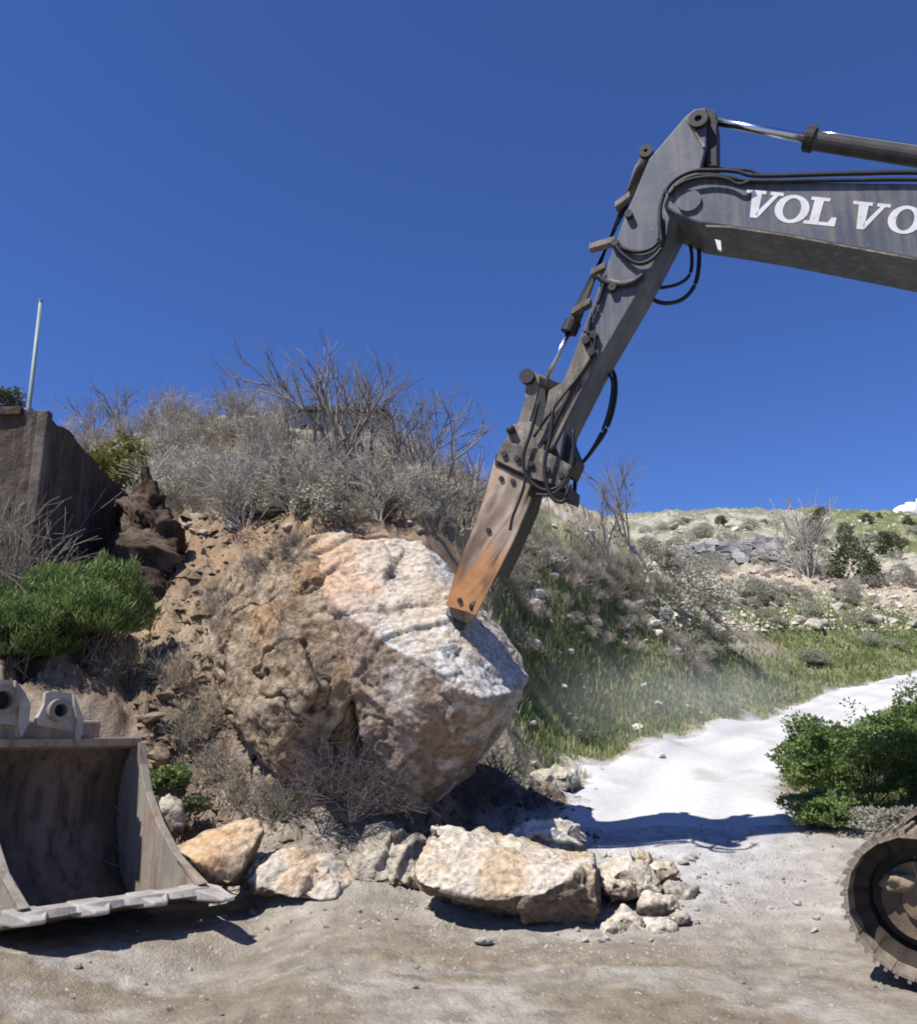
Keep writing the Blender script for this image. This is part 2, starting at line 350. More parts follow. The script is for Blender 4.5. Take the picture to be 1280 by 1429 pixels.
def H(x, y, detail=True):
    x = np.atleast_1d(np.asarray(x, float)); y = np.atleast_1d(np.asarray(y, float))
    r = np.hypot(x, y) + 1e-6; az = np.arctan2(x, y)
    azc = np.clip(az, -1.4, 1.4); lr = np.log(np.clip(r, 2.0, 320))
    q = np.stack([azc * S1, lr * S2], 1)
    z = np.empty(len(x))
    for i in range(0, len(x), 40000):
        s = q[i:i + 40000]
        z[i:i + 40000] = _U(((s[:, None] - cpt[None]) ** 2).sum(-1)) @ TW[:-3] + TW[-3] + s @ TW[-2:]
    z = z * np.clip(r, 2.0, 320)
    near = np.cos(np.clip(az, -math.pi, math.pi))      # flat behind the camera
    z = z * sstep(-0.1, 0.25, near)
    z = np.where(r < 5.5, z * sstep(2.5, 5.5, r), z)
    rm, hw = road_mid(y)
    onroad = (1 - sstep(hw * 0.9, hw * 1.25, np.abs(x - rm))) * sstep(8.6, 9.4, y) * (1 - sstep(40, 46, y))
    if detail:
        p = np.stack([x, y, np.zeros_like(x)], 1)
        flat = 1 - sstep(7.4, 9.0, y + 0.25 * np.clip(x, -9, 0) * 0)
        flat = np.maximum(flat, onroad)
        flat = np.maximum(flat, (x > 0.6) * (1 - sstep(9.4, 10.4, y)))
        z = z + (1 - flat) * (0.12 * fbm(p * 0.9, 5, 0.55) + 0.07 * ridged(p * 2.2, 4) - 0.05) * (1 + 0.03 * np.clip(r - 15, 0, 60))
        z = z + flat * (1 - 0.75 * onroad) * (0.010 * fbm(p * 1.3, 3) + 0.008 * fbm(p * 6, 4, 0.6))
        # tracked and wheeled ruts with cleat prints across the flat ground, and two wheel ruts up the road
        for k0, sl in ((5.35, 0.05), (6.15, 0.04), (6.75, -0.02)):
            dd = y - (k0 + sl * x + 0.08 * np.sin(x * 0.7)); rut = np.exp(-(dd / 0.17) ** 4) * sstep(-0.4, 0.2, fbm(p * 0.7 + k0, 2) + 0.25) * flat
            z = z + rut * (-0.008 + 0.006 * np.sin(x * 36 + 6 * dd)) + 0.006 * np.exp(-((np.abs(dd) - 0.22) / 0.06) ** 2) * flat * (1 - onroad)
        for k0 in (-0.62, 0.55):
            z = z - 0.03 * onroad * np.exp(-((x - rm - k0 + 0.12 * np.sin(y * 0.9)) / 0.2) ** 2)
        bank = sstep(8.6, 9.4, y) * (1 - sstep(13.5, 15, y)) * (1 - sstep(-0.8, 0.2, x)) * (1 - flat)
        gul = ridged(np.stack([x * 1.6 + y * 0.7, y * 0.5, 0 * x], 1) + 3, 4)
        z = z + bank * (0.13 * gul + 0.09 * ridged(p * 1.7 + 5, 5) + 0.06 * fbm(p * 5, 4, 0.6) + 0.035 * ridged(p * 9, 3))
    pit = 1 - sstep(1.15, 1.55, np.hypot((x - BKC[0]) / 1.05, y - BKC[1]))
    z = z * (1 - pit) - 0.01 * pit
    fill = (x < WX - 0.14) & (y > WY0 + 0.14) & (y < WY1 + 1.6)
    topz = np.interp(y, [WY0, WY1], [5.28, 4.95])
    z = np.where(fill & (z < topz - 0.12), topz - 0.12, z)
    return z
def H1(x, y): return float(HG(np.array([x], float), np.array([y], float))[0])

GRID = {}
def HG(x, y):
    """the built ground's own height, read back from its mesh grid"""
    az = np.arctan2(x, y); lr = np.log(np.hypot(x, y) + 1e-6); A, L, Z = GRID['az'], GRID['lr'], GRID['z']
    i = np.clip(np.searchsorted(A, az) - 1, 0, len(A) - 2); j = np.clip(np.searchsorted(L, lr) - 1, 0, len(L) - 2)
    u = np.clip((az - A[i]) / (A[i + 1] - A[i]), 0, 1); v = np.clip((lr - L[j]) / (L[j + 1] - L[j]), 0, 1)
    return (Z[j, i] * (1 - u) + Z[j, i + 1] * u) * (1 - v) + (Z[j + 1, i] * (1 - u) + Z[j + 1, i + 1] * u) * v
def ground_px(px, py, y0=3.0, y1=110.0):
    """where the line of sight through a pixel meets the ground (vectorised), nan where it meets none"""
    px = np.atleast_1d(np.asarray(px, float)); py = np.atleast_1d(np.asarray(py, float))
    d = FWD[None] + RGT[None] * ((px - 640) / FPX)[:, None] + UPV[None] * ((714.5 - py) / FPX)[:, None]
    d = d / d[:, 1:2]
    res = np.full((len(px), 3), np.nan); done = np.zeros(len(px), bool)
    ys = np.exp(np.linspace(math.log(y0), math.log(y1), 260)); prev = np.full(len(px), y0)
    for Y in ys:
        k = np.where(~done)[0]
        if len(k) == 0: break
        q = EYE + d[k] * Y
        hz = HG(q[:, 0], q[:, 1]); hit = q[:, 2] <= hz
        kk = k[hit]
        if len(kk):
            lo = prev[kk].copy(); hi = np.full(len(kk), Y)
            for _ in range(6):
                mid = (lo + hi) / 2; qq = EYE + d[kk] * mid[:, None]
                b = qq[:, 2] <= HG(qq[:, 0], qq[:, 1]); hi = np.where(b, mid, hi); lo = np.where(b, lo, mid)
            qq = EYE + d[kk] * hi[:, None]; qq[:, 2] = HG(qq[:, 0], qq[:, 1]); res[kk] = qq; done[kk] = True
        prev[k] = Y
    return res

def mixc(a, b, t): return a * (1 - t[:, None]) + np.asarray(b)[None] * t[:, None]
def zones(x, y, z):
    p = np.stack([x, y, np.zeros_like(x)], 1)
    r = np.hypot(x, y)
    n1 = fbm(p * 0.35 + 3, 4); n2 = fbm(p * 1.6 + 9, 4); n3 = fbm(p * 0.12 + 40, 3)
    g = {}
    rm, hw = road_mid(y)
    road = (1 - sstep(hw - 0.25, hw + 0.1, np.abs(x - rm) + 0.25 * n2)) * sstep(8.7, 9.6, y + 0.4 * n2) * (1 - sstep(40, 44, y))
    g['road'] = road
    # the grassy verge left of the track
    lefte = rm - hw
    verge = sstep(-0.1, 0.4, lefte - x + 0.2 * n2) * (1 - sstep(2.2, 4.2, lefte - x + 0.8 * n1)) * sstep(10.8, 12.2, y + 0.5 * n2) * sstep(0.3, 1.0, x + 0.0 * y) * (1 - sstep(34, 40, y))
    verge = np.clip(verge + 0.75 * sstep(-0.1, 0.45, n1 + 0.3 * n2) * sstep(0.6, 1.6, x) * sstep(11, 13, y) * (1 - sstep(34, 40, y)) * (x < lefte), 0, 1)
    far_green = sstep(26, 31, y) * (1 - sstep(40, 46, y + 3 * n1)) * sstep(-0.25, 0.35, n3 + 0.25 + 0.4 * n1) * sstep(2, 8, x)
    right = sstep(0.1, 0.6, x - rm - hw + 0.3 * n2) * sstep(9.0, 10.0, y + 0.4 * n2)
    g['grass'] = np.clip(verge + far_green + right * 0.8, 0, 1)
    g['bank'] = sstep(8.3, 9.2, y + 0.3 * n2) * (1 - sstep(13.0, 14.5, y + n1)) * (1 - sstep(0.0, 0.8, x))
    g['scree'] = sstep(40, 44, y + 2 * n1) * (1 - sstep(50, 55, y + 2 * n1))
    g['n'] = (n1, n2, n3)
    return g
def terrain_col(x, y, z):
    g = zones(x, y, z); n1, n2, n3 = g['n']; N = len(x); p = np.stack([x, y, 0 * x], 1)
    c = np.tile(np.array([[0.325, 0.29, 0.24]]), (N, 1))
    c = mixc(c, (0.41, 0.38, 0.33), sstep(-0.2, 0.7, n2))
    # brown tyre-worked soil close to the camera
    c = mixc(c, (0.27, 0.225, 0.165), sstep(0.0, 0.8, fbm(np.stack([x * 0.9, y * 2.0 + 0.25 * x, 0 * x], 1) + 70, 5, 0.65)) * (1 - sstep(6.6, 7.6, y)))
    c = mixc(c, (0.235, 0.205, 0.165), sstep(0.25, 0.7, fbm(p * 4.5 + 33, 4, 0.65)) * 0.55 * (1 - sstep(8.0, 9.5, y)))
    # pale crushed dust round the broken rock and up to the cut
    dust = np.exp(-(((x - 1.9) / 1.7) ** 2 + ((y - 8.9) / 1.5) ** 2))
    c = mixc(c, (0.50, 0.49, 0.485), np.clip(dust * 1.25 + 0.15 * n2 * dust, 0, 1))
    hill = sstep(9.5, 12.5, y) * (1 - sstep(38, 46, y))
    c = mixc(c, (0.29, 0.25, 0.19), hill * (1 - g['road']))
    c = mixc(c, (0.42, 0.385, 0.32), hill * sstep(0.1, 0.8, n2) * 0.8 * (1 - g['road']))
    rs = sstep(0.9, 1.8, x) * sstep(11, 13, y) * (1 - sstep(26, 32, y)) * (x < road_mid(y)[0])
    c = mixc(c, (0.47, 0.415, 0.365), rs * (0.55 + 0.4 * sstep(-0.3, 0.5, n2)))
    bankc = mixc(np.tile(np.array([[0.20, 0.15, 0.108]]), (N, 1)), (0.34, 0.275, 0.205), sstep(-0.3, 0.6, n2))
    rs = sstep(0.9, 1.8, x) * sstep(11, 13, y) * (1 - sstep(26, 32, y)) * (x < road_mid(y)[0])
    c = mixc(c, (0.47, 0.415, 0.365), rs * (0.55 + 0.4 * sstep(-0.3, 0.5, n2)))
    bankc = mixc(bankc, (0.36, 0.25, 0.155), sstep(0.25, 0.8, n1) * 0.7)
    c = c * (1 - g['bank'][:, None]) + bankc * g['bank'][:, None]
    far = sstep(42, 52, y)
    fc = mixc(np.tile(np.array([[0.20, 0.21, 0.145]]), (N, 1)), (0.37, 0.355, 0.285), sstep(-0.1, 0.6, fbm(np.stack([x * 0.5, y * 0.35, 0 * x], 1), 4)))
    c = c * (1 - far[:, None]) + fc * far[:, None]
    c = mixc(c, (0.46, 0.38, 0.30), g['scree'] * 0.8)
    gr = mixc(np.tile(np.array([[0.10, 0.125, 0.045]]), (N, 1)), (0.24, 0.235, 0.12), sstep(-0.3, 0.7, n2))
    gg = g['grass'] * (1 - g['road'])
    c = c * (1 - gg[:, None]) + gr * gg[:, None]
    c = mixc(c, (0.52, 0.522, 0.53), g['road'])
    return c

def build_terrain():
    az = np.concatenate([np.arange(-180, -38, 3.5), np.arange(-38, 38, 0.165), np.arange(38, 180, 3.5)])
    az = np.radians(az)
    r = np.concatenate([np.exp(np.arange(math.log(1.2), math.log(8), 0.0095)), np.exp(np.arange(math.log(8), math.log(15), 0.0042)),
                        np.exp(np.arange(math.log(15), math.log(110), 0.0085)), np.exp(np.linspace(math.log(110), math.log(900), 40))])
    A, R = np.meshgrid(az, r)
    x = (R * np.sin(A)).ravel(); y = (R * np.cos(A)).ravel(); z = H(x, y)
    GRID.update(az=az, lr=np.log(r), z=z.reshape(R.shape))
    far = sstep(280, 600, np.hypot(x, y)); z = z * (1 - far) - 5 * far
    nr, na = R.shape
    i = np.arange(nr - 1)[:, None] * na; j = np.arange(na)[None]; j2 = (j + 1) % na
    F = np.stack([i + j, i + j2, i + na + j2, i + na + j], -1).reshape(-1, 4)[:, ::-1]
    V = np.stack([x, y, z], 1)
    V = np.vstack([V, [[0, 0, 0]]])
    col = terrain_col(V[:, 0], V[:, 1], V[:, 2])
    o = obj('ground', V, np.ascontiguousarray(F), M_ground, smooth=True, col=col)
    # the small disc under the camera
    ring = np.arange(na); Vc = np.vstack([V[:na], [[0, 0, 0]]])
    me2 = mesh_np('ground_centre', Vc, [(int((k + 1) % na), int(k), na) for k in ring], M_ground, True, terrain_col(Vc[:, 0], Vc[:, 1], Vc[:, 2]))
    bm = bmesh.new(); bm.from_mesh(o.data); bm.from_mesh(me2); bm.to_mesh(o.data); bm.free()
    bpy.data.meshes.remove(me2)
    tag(o, 'dusty stony ground rising into a scrubby rocky hillside', None, None, 'structure')
    return o
build_terrain()

def build_road():
    ys = np.exp(np.linspace(math.log(9.15), math.log(44), 140)); V, F = [], []
    n = 28
    for y in ys:
        m, hw = road_mid(y); hw = float(hw) * 1.0
        a = vnoise([[y * 1.7, 3.1, 0]])[0] * 0.16 + vnoise([[y * 5.1, 3.1, 0]])[0] * 0.07
        b = vnoise([[y * 1.7, 9.1, 0]])[0] * 0.16 + vnoise([[y * 5.1, 9.1, 0]])[0] * 0.07
        xs = np.linspace(m - hw + a, m + hw + b, n)
        for x in xs: V.append((x, y, 0))
    V = np.array(V)
    V[:n, 1] += 0.10 * np.sin(V[:n, 0] * 3.1) + 0.06 * np.sin(V[:n, 0] * 7.7)
    hh = H(V[:, 0], V[:, 1])
    t = np.tile(np.linspace(-1, 1, n), len(ys))
    V[:, 2] = hh + 0.028 - 0.07 * sstep(0.86, 1.0, np.abs(t)) - 0.06 * np.repeat(1 - sstep(0, 5, np.arange(len(ys))), n)
    k = np.arange(len(ys) - 1)[:, None] * n; j = np.arange(n - 1)[None]
    F = np.stack([k + j, k + j + 1, k + n + j + 1, k + n + j], -1).reshape(-1, 4)
    p = V * np.array([1.3, 1.1, 1])
    col = mixc(np.tile(np.array([[0.57, 0.567, 0.56]]), (len(V), 1)), (0.47, 0.465, 0.46), sstep(0.0, 0.9, fbm(p * np.array([1, 0.6, 1]), 4)))
    col = mixc(col, (0.34, 0.325, 0.30), sstep(0.55, 0.9, fbm(V * np.array([1.4, 0.7, 1]) + 21, 3)) * 0.7)
    for k0 in (-0.62, 0.55):
        mm, _h2 = road_mid(V[:, 1]); col = mixc(col, (0.45, 0.445, 0.44), 0.6 * np.exp(-((V[:, 0] - mm - k0 + 0.12 * np.sin(V[:, 1] * 0.9)) / 0.22) ** 2))
    col = mixc(col, (0.37, 0.35, 0.31), sstep(0.82, 1.0, np.abs(t)) * 0.6)
    o = obj('dirt_road', V, F, M_road, smooth=True, col=col)
    tag(o, 'white dusty dirt road climbing to the right', None, None, 'structure')
build_road()

# ------------------------------------------------------------------ rocks
def hull_rock(name, pts, voxel, col, amp=0.05, freq=2.5, fine=0.008, mater=None, seed=0, smooth=True, facet=0.0, crack=None):
    pts = np.asarray(pts, float)
    bm = bmesh.new()
    for p in pts: bm.verts.new(p)
    res = bmesh.ops.convex_hull(bm, input=bm.verts)
    junk = [g for g in res['geom_interior'] if isinstance(g, bmesh.types.BMVert)] + [g for g in res['geom_unused'] if isinstance(g, bmesh.types.BMVert)]
    bmesh.ops.delete(bm, geom=list(set(junk)), context='VERTS')
    me = bpy.data.meshes.new(name); bm.to_mesh(me); bm.free()
    o = bpy.data.objects.new(name, me); C.objects.link(o)
    m = o.modifiers.new('r', 'REMESH'); m.mode = 'VOXEL'; m.voxel_size = voxel
    m2 = o.modifiers.new('s', 'SMOOTH'); m2.factor = 0.5; m2.iterations = 3 if voxel > 0.025 else 1
    dg = bpy.context.evaluated_depsgraph_get()
    me2 = bpy.data.meshes.new_from_object(o.evaluated_get(dg))
    o.modifiers.clear(); o.data = me2; bpy.data.meshes.remove(me); me2.name = name
    n = len(me2.vertices); V = np.empty(n * 3, np.float32); me2.vertices.foreach_get('co', V); V = V.reshape(-1, 3).astype(float)
    Nn = np.empty(n * 3, np.float32); me2.vertex_normals.foreach_get('vector', Nn); Nn = Nn.reshape(-1, 3).astype(float)
    q = V * freq + seed * 13.7
    rr = np.random.RandomState(seed + 900)
    d = amp * 0.8 * fbm(q * 0.55, 3)
    for k in range(3):        # ledges and split planes in three directions
        u = rr.normal(size=3); u /= np.linalg.norm(u)
        t = (V @ u) * freq * 0.9 + 0.9 * fbm(q * 0.45 + 7 * k, 3)
        saw = t - np.floor(t); mask = sstep(-0.15, 0.35, vnoise(q * 0.5 + 29 * k))
        d = d + (facet + 0.4 * amp) * (saw ** 2 - 0.4) * mask * np.minimum(1, (1 - saw) * 9)
    cr = np.abs(fbm(q * 0.9 + 77, 3)); d = d - (crack or 0.45 * amp) * (1 - sstep(0.0, 0.06, cr))
    d = d + fine * (0.9 * fbm(q * 5, 4, 0.6) + 0.5 * ridged(q * 3.1, 3))
    V2 = V + Nn * d[:, None]
    c0 = V2.mean(0); c0[2] = V2[:, 2].min()
    cc = col(V2, Nn) if callable(col) else np.tile(np.array([col]), (n, 1))
    V3 = V2 - c0
    me2.vertices.foreach_set('co', V3.astype(np.float32).ravel()); me2.update()
    me2.polygons.foreach_set('use_smooth', np.full(len(me2.polygons), smooth))
    set_col(me2, cc); me2.materials.clear(); me2.materials.append(mater or M_rock)
    o.location = c0; ORG[o.name] = c0
    return o
def px_rock(name, outline, Y, thick, col, voxel=0.03, tilt=0.0, extra=(), **k):
    """a rock from its outline at distance Y: full outline in the middle, smaller front and back"""
    o = np.array(outline, float); cx, cy = o.mean(0); ymax = o[:, 1].max(); yr = ymax - o[:, 1].min()
    pts = []
    for x, y in o:
        dy = tilt * (ymax - y) / yr
        pts.append(P(x, y, Y + dy))
        pts.append(P(cx + (x - cx) * 0.72, cy + (y - cy) * 0.62 + 0.1 * yr, Y - thick * 0.45 + dy))
        pts.append(P(cx + (x - cx) * 0.75, cy + (y - cy) * 0.75, Y + thick * 0.55 + dy))
    for x, y, yy in extra: pts.append(P(x, y, yy))
    return hull_rock(name, pts, voxel, col, **k)

def pix(V):
    """pixel a point shows at (used only to lay fresh and weathered colour on a rock's own surface)"""
    q = V - EYE; f = q @ FWD
    return 640 + FPX * (q @ RGT) / f, 714.5 - FPX * (q @ UPV) / f

def col_boulder(V, N):
    n = len(V); x, z = V[:, 0], V[:, 2]
    q = fbm(V * 2.2 + 3, 4); q2 = fbm(V * 7 + 9, 4)
    c = np.tile(np.array([[0.56, 0.55, 0.53]]), (n, 1))
    c = mixc(c, (0.57, 0.50, 0.40), sstep(-0.05, 0.5, q + 0.1))
    # iron-stained left shoulder
    px, py = pix(V)
    c = mixc(c, (0.56, 0.33, 0.17), sstep(590, 450, px + 70 * q) * sstep(930, 800, py) * 0.75)
    # small pits and lichen
    c = mixc(c, (0.27, 0.24, 0.20), sstep(0.5, 0.85, q2) * 0.8)
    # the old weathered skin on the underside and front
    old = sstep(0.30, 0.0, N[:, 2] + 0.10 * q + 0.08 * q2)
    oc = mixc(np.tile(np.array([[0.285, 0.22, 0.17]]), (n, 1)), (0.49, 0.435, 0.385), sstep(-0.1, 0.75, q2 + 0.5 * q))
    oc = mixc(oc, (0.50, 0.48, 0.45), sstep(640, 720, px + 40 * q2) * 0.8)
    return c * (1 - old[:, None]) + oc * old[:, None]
D = -0.5
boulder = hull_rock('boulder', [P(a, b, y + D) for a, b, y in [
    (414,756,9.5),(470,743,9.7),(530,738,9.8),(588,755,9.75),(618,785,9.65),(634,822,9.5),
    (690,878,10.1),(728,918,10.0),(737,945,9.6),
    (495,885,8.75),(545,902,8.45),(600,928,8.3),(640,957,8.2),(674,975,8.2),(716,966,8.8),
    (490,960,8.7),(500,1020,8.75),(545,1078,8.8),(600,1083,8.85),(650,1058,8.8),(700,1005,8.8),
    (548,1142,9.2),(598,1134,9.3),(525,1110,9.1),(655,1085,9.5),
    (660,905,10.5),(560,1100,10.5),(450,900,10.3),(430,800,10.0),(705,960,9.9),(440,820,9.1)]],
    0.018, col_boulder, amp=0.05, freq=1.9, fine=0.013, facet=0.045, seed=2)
tag(boulder, 'huge pale limestone boulder with orange stained shoulder under the breaker tip', 'boulder')

def col_earthrock(V, N):
    n = len(V); q = fbm(V * 2.0 + 1, 4); q2 = fbm(V * 11 + 5, 4, 0.65)
    c = np.tile(np.array([[0.31, 0.235, 0.16]]), (n, 1))
    c = mixc(c, (0.43, 0.36, 0.265), sstep(-0.1, 0.6, q2))
    c = mixc(c, (0.42, 0.28, 0.17), sstep(0.30, 0.75, q))
    return mixc(c, (0.13, 0.10, 0.07), sstep(0.45, 0.9, -q2))
outcrop = hull_rock('rock_outcrop', [P(a, b, y) for a, b, y in [
    (325,800,9.1),(395,755,9.0),(430,790,8.75),(468,870,8.35),(492,950,8.25),(485,1010,8.3),(505,1070,8.6),(455,1105,8.6),(385,1085,8.5),
    (325,1010,8.7),(298,910,9.0),(305,830,9.3),(395,900,8.15),(430,960,8.0),(378,985,8.2),(400,830,8.6),
    (330,800,10.2),(500,900,9.6),(400,1100,9.4),(470,770,9.6),(300,950,9.8)]],
    0.02, col_earthrock, amp=0.07, freq=1.9, fine=0.015, seed=5, facet=0.075, crack=0.13, mater=M_earth)
tag(outcrop, 'earthy lichen covered rock mass left of the pale boulder', 'rock')

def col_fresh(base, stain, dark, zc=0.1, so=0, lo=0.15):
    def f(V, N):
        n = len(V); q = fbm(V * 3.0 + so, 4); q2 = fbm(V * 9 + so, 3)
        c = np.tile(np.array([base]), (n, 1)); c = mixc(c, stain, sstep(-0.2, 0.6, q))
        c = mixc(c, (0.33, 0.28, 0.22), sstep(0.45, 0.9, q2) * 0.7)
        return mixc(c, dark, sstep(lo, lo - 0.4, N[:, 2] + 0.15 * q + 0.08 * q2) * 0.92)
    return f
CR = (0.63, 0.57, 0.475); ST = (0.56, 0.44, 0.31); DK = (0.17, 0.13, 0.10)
def rock_tag(o, l, cat='rock', group=None): return tag(o, l, cat, group)
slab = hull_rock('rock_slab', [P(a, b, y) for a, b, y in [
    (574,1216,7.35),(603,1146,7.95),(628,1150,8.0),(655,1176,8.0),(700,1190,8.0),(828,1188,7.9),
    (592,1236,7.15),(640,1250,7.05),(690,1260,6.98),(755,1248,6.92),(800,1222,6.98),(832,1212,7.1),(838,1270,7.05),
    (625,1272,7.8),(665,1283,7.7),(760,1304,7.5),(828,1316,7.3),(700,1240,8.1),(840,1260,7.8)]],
    0.014, col_fresh(CR, ST, DK, so=3, lo=0.42), amp=0.055, freq=3.0, fine=0.012, seed=3, facet=0.06)  # front's shade painted in: steep and downward faces take the dark brown
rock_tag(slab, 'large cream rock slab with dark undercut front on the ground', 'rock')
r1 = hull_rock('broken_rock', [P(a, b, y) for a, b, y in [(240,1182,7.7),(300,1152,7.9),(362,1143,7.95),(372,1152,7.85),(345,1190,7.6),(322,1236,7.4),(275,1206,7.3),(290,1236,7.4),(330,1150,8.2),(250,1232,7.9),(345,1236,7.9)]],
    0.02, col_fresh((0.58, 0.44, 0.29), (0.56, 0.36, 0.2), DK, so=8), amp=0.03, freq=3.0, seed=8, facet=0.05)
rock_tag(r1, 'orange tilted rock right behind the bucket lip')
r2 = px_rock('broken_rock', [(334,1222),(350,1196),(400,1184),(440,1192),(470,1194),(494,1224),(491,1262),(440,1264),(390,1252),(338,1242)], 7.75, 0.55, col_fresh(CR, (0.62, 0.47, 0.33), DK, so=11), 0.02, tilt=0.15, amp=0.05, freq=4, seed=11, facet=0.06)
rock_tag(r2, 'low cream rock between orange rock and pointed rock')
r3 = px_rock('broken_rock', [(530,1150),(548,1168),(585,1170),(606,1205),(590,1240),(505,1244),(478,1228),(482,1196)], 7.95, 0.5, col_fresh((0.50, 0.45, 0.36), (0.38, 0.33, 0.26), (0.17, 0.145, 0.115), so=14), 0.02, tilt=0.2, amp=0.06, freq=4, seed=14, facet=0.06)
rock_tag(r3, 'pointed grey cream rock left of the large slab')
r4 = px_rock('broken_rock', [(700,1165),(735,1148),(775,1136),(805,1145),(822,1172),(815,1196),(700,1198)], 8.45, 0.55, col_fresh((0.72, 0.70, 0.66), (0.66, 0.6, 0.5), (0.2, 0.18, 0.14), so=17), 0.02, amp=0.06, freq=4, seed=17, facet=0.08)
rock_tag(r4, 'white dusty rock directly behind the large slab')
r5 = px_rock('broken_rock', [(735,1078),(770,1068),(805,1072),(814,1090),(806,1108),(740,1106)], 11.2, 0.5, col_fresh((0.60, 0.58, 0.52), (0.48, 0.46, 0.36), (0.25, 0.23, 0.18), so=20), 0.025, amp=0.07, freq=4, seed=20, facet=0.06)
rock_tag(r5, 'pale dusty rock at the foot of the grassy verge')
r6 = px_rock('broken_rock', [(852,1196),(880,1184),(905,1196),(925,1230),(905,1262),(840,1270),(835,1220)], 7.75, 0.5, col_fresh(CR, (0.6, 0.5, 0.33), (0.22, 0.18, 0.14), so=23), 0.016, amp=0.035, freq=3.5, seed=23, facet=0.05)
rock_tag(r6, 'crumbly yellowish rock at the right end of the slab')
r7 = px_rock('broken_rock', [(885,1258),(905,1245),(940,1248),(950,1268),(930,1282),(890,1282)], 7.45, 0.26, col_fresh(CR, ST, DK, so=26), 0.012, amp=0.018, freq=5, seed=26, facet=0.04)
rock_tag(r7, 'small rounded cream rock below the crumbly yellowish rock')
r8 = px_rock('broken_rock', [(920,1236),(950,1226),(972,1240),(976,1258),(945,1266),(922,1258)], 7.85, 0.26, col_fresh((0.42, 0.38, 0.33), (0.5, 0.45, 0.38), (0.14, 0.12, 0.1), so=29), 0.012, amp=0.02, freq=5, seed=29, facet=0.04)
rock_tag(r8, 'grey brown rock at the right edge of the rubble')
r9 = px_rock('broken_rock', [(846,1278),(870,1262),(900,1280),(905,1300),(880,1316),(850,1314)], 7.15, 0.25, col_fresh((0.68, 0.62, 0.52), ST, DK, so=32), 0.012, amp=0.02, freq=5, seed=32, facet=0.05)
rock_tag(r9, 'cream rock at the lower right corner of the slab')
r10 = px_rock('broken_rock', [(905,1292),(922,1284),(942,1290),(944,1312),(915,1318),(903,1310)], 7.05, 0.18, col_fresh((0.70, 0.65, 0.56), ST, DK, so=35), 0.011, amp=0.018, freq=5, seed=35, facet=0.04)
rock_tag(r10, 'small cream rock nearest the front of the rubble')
r11 = px_rock('broken_rock', [(218,1120),(236,1106),(252,1120),(256,1150),(235,1172),(216,1160)], 8.1, 0.3, col_fresh((0.5, 0.45, 0.37), (0.42, 0.36, 0.28), DK, so=38), 0.018, amp=0.04, freq=5, seed=38, facet=0.04)
rock_tag(r11, 'greyish rock above the orange rock beside the bucket')

_k = 0
for (cx_, cy_, r_, Y_) in [(862,1240,26,7.6),(880,1225,24,7.9),(925,1215,22,8.0),(858,1296,20,7.1),(930,1300,18,7.05),(868,1205,22,8.1),(905,1240,20,7.6),(950,1280,14,7.2),(820,1325,13,6.9),(895,1200,18,8.2),(700,1330,12,6.85),(640,1325,14,6.9)]:
    _k += 1; a_ = [(cx_ + r_ * random.uniform(.8, 1.3) * math.cos(t_), cy_ + r_ * 0.75 * random.uniform(.75, 1.15) * math.sin(t_)) for t_ in np.linspace(0, 6.28, 8)[:-1]]
    o = px_rock('rubble_chunk', a_, Y_, r_ / 75, col_fresh((0.60, 0.55, 0.46), (0.56, 0.46, 0.33), (0.22, 0.18, 0.14), so=60 + _k), 0.011, amp=0.016, freq=6, seed=60 + _k, facet=0.03)
    tag(o, 'pale angular chunk in the crushed rubble at the right of the slab' if cx_ > 845 else 'pale chip of rock in front of the large slab', 'rock', 'rubble chunks beside the slab')
# loose stones: a few shapes, many individuals
rng = np.random.RandomState(11); random.seed(5)
def stone_mesh(name, seed, m):
    bm = bmesh.new(); bmesh.ops.create_icosphere(bm, subdivisions=2, radius=1.0)
    V = np.array([v.co[:] for v in bm.verts]); r = np.random.RandomState(seed)
    for _ in range(9):     # cut flat breaks
        d = r.normal(size=3); d /= np.linalg.norm(d); h = r.uniform(0.5, 0.85); s = V @ d - h
        V = V - np.clip(s, 0, None)[:, None] * d[None]
    V = V * r.uniform(0.7, 1.15, 3) * np.array([1.1, 0.9, 0.7]); V = V + 0.05 * fbm(V * 3 + seed, 2)[:, None] * V
    F = [tuple(v.index for v in f.verts) for f in bm.faces]; bm.free()
    return mesh_np(name, V, F, m)
SM = [stone_mesh('stone', i, M_stone) for i in range(6)]; SW = [stone_mesh('stone', 20 + i, M_stone_w) for i in range(6)]
SCLOD = [stone_mesh('stone', 40 + i, M_clod) for i in range(5)]
def put_stone(p, s, meshes, label, group, sink=0.35):
    o = bpy.data.objects.new('stone', random.choice(meshes)); C.objects.link(o)
    o.location = (float(p[0]), float(p[1]), float(p[2]) + s * (0.7 - sink) * 0.7)
    o.scale = (s * random.uniform(.8, 1.3), s * random.uniform(.8, 1.3), s * random.uniform(.6, 1.0))
    o.rotation_euler = (random.uniform(-.5, .5), random.uniform(-.5, .5), random.uniform(0, 6.28))
    tag(o, label, 'stone', group); return o
def scatter(n, poly_box, smin, smax, meshes, label, group, mindist=None, y0=3, y1=110, keep=None):
    x0, y0p, x1, y1p = poly_box
    px = rng.uniform(x0, x1, n * 2); py = rng.uniform(y0p, y1p, n * 2)
    q = ground_px(px, py, y0, y1); ok = ~np.isnan(q[:, 0])
    if keep is not None: ok &= np.array([keep(a, b) for a, b in zip(px, py)])
    q = q[ok][:n]
    for p in q:
        put_stone(p, smin * (smax / smin) ** (random.random() ** 2.0), meshes, label, group)
def line(ax, ay, bx, by): return lambda x, y: (bx - ax) * (y - ay) - (by - ay) * (x - ax)
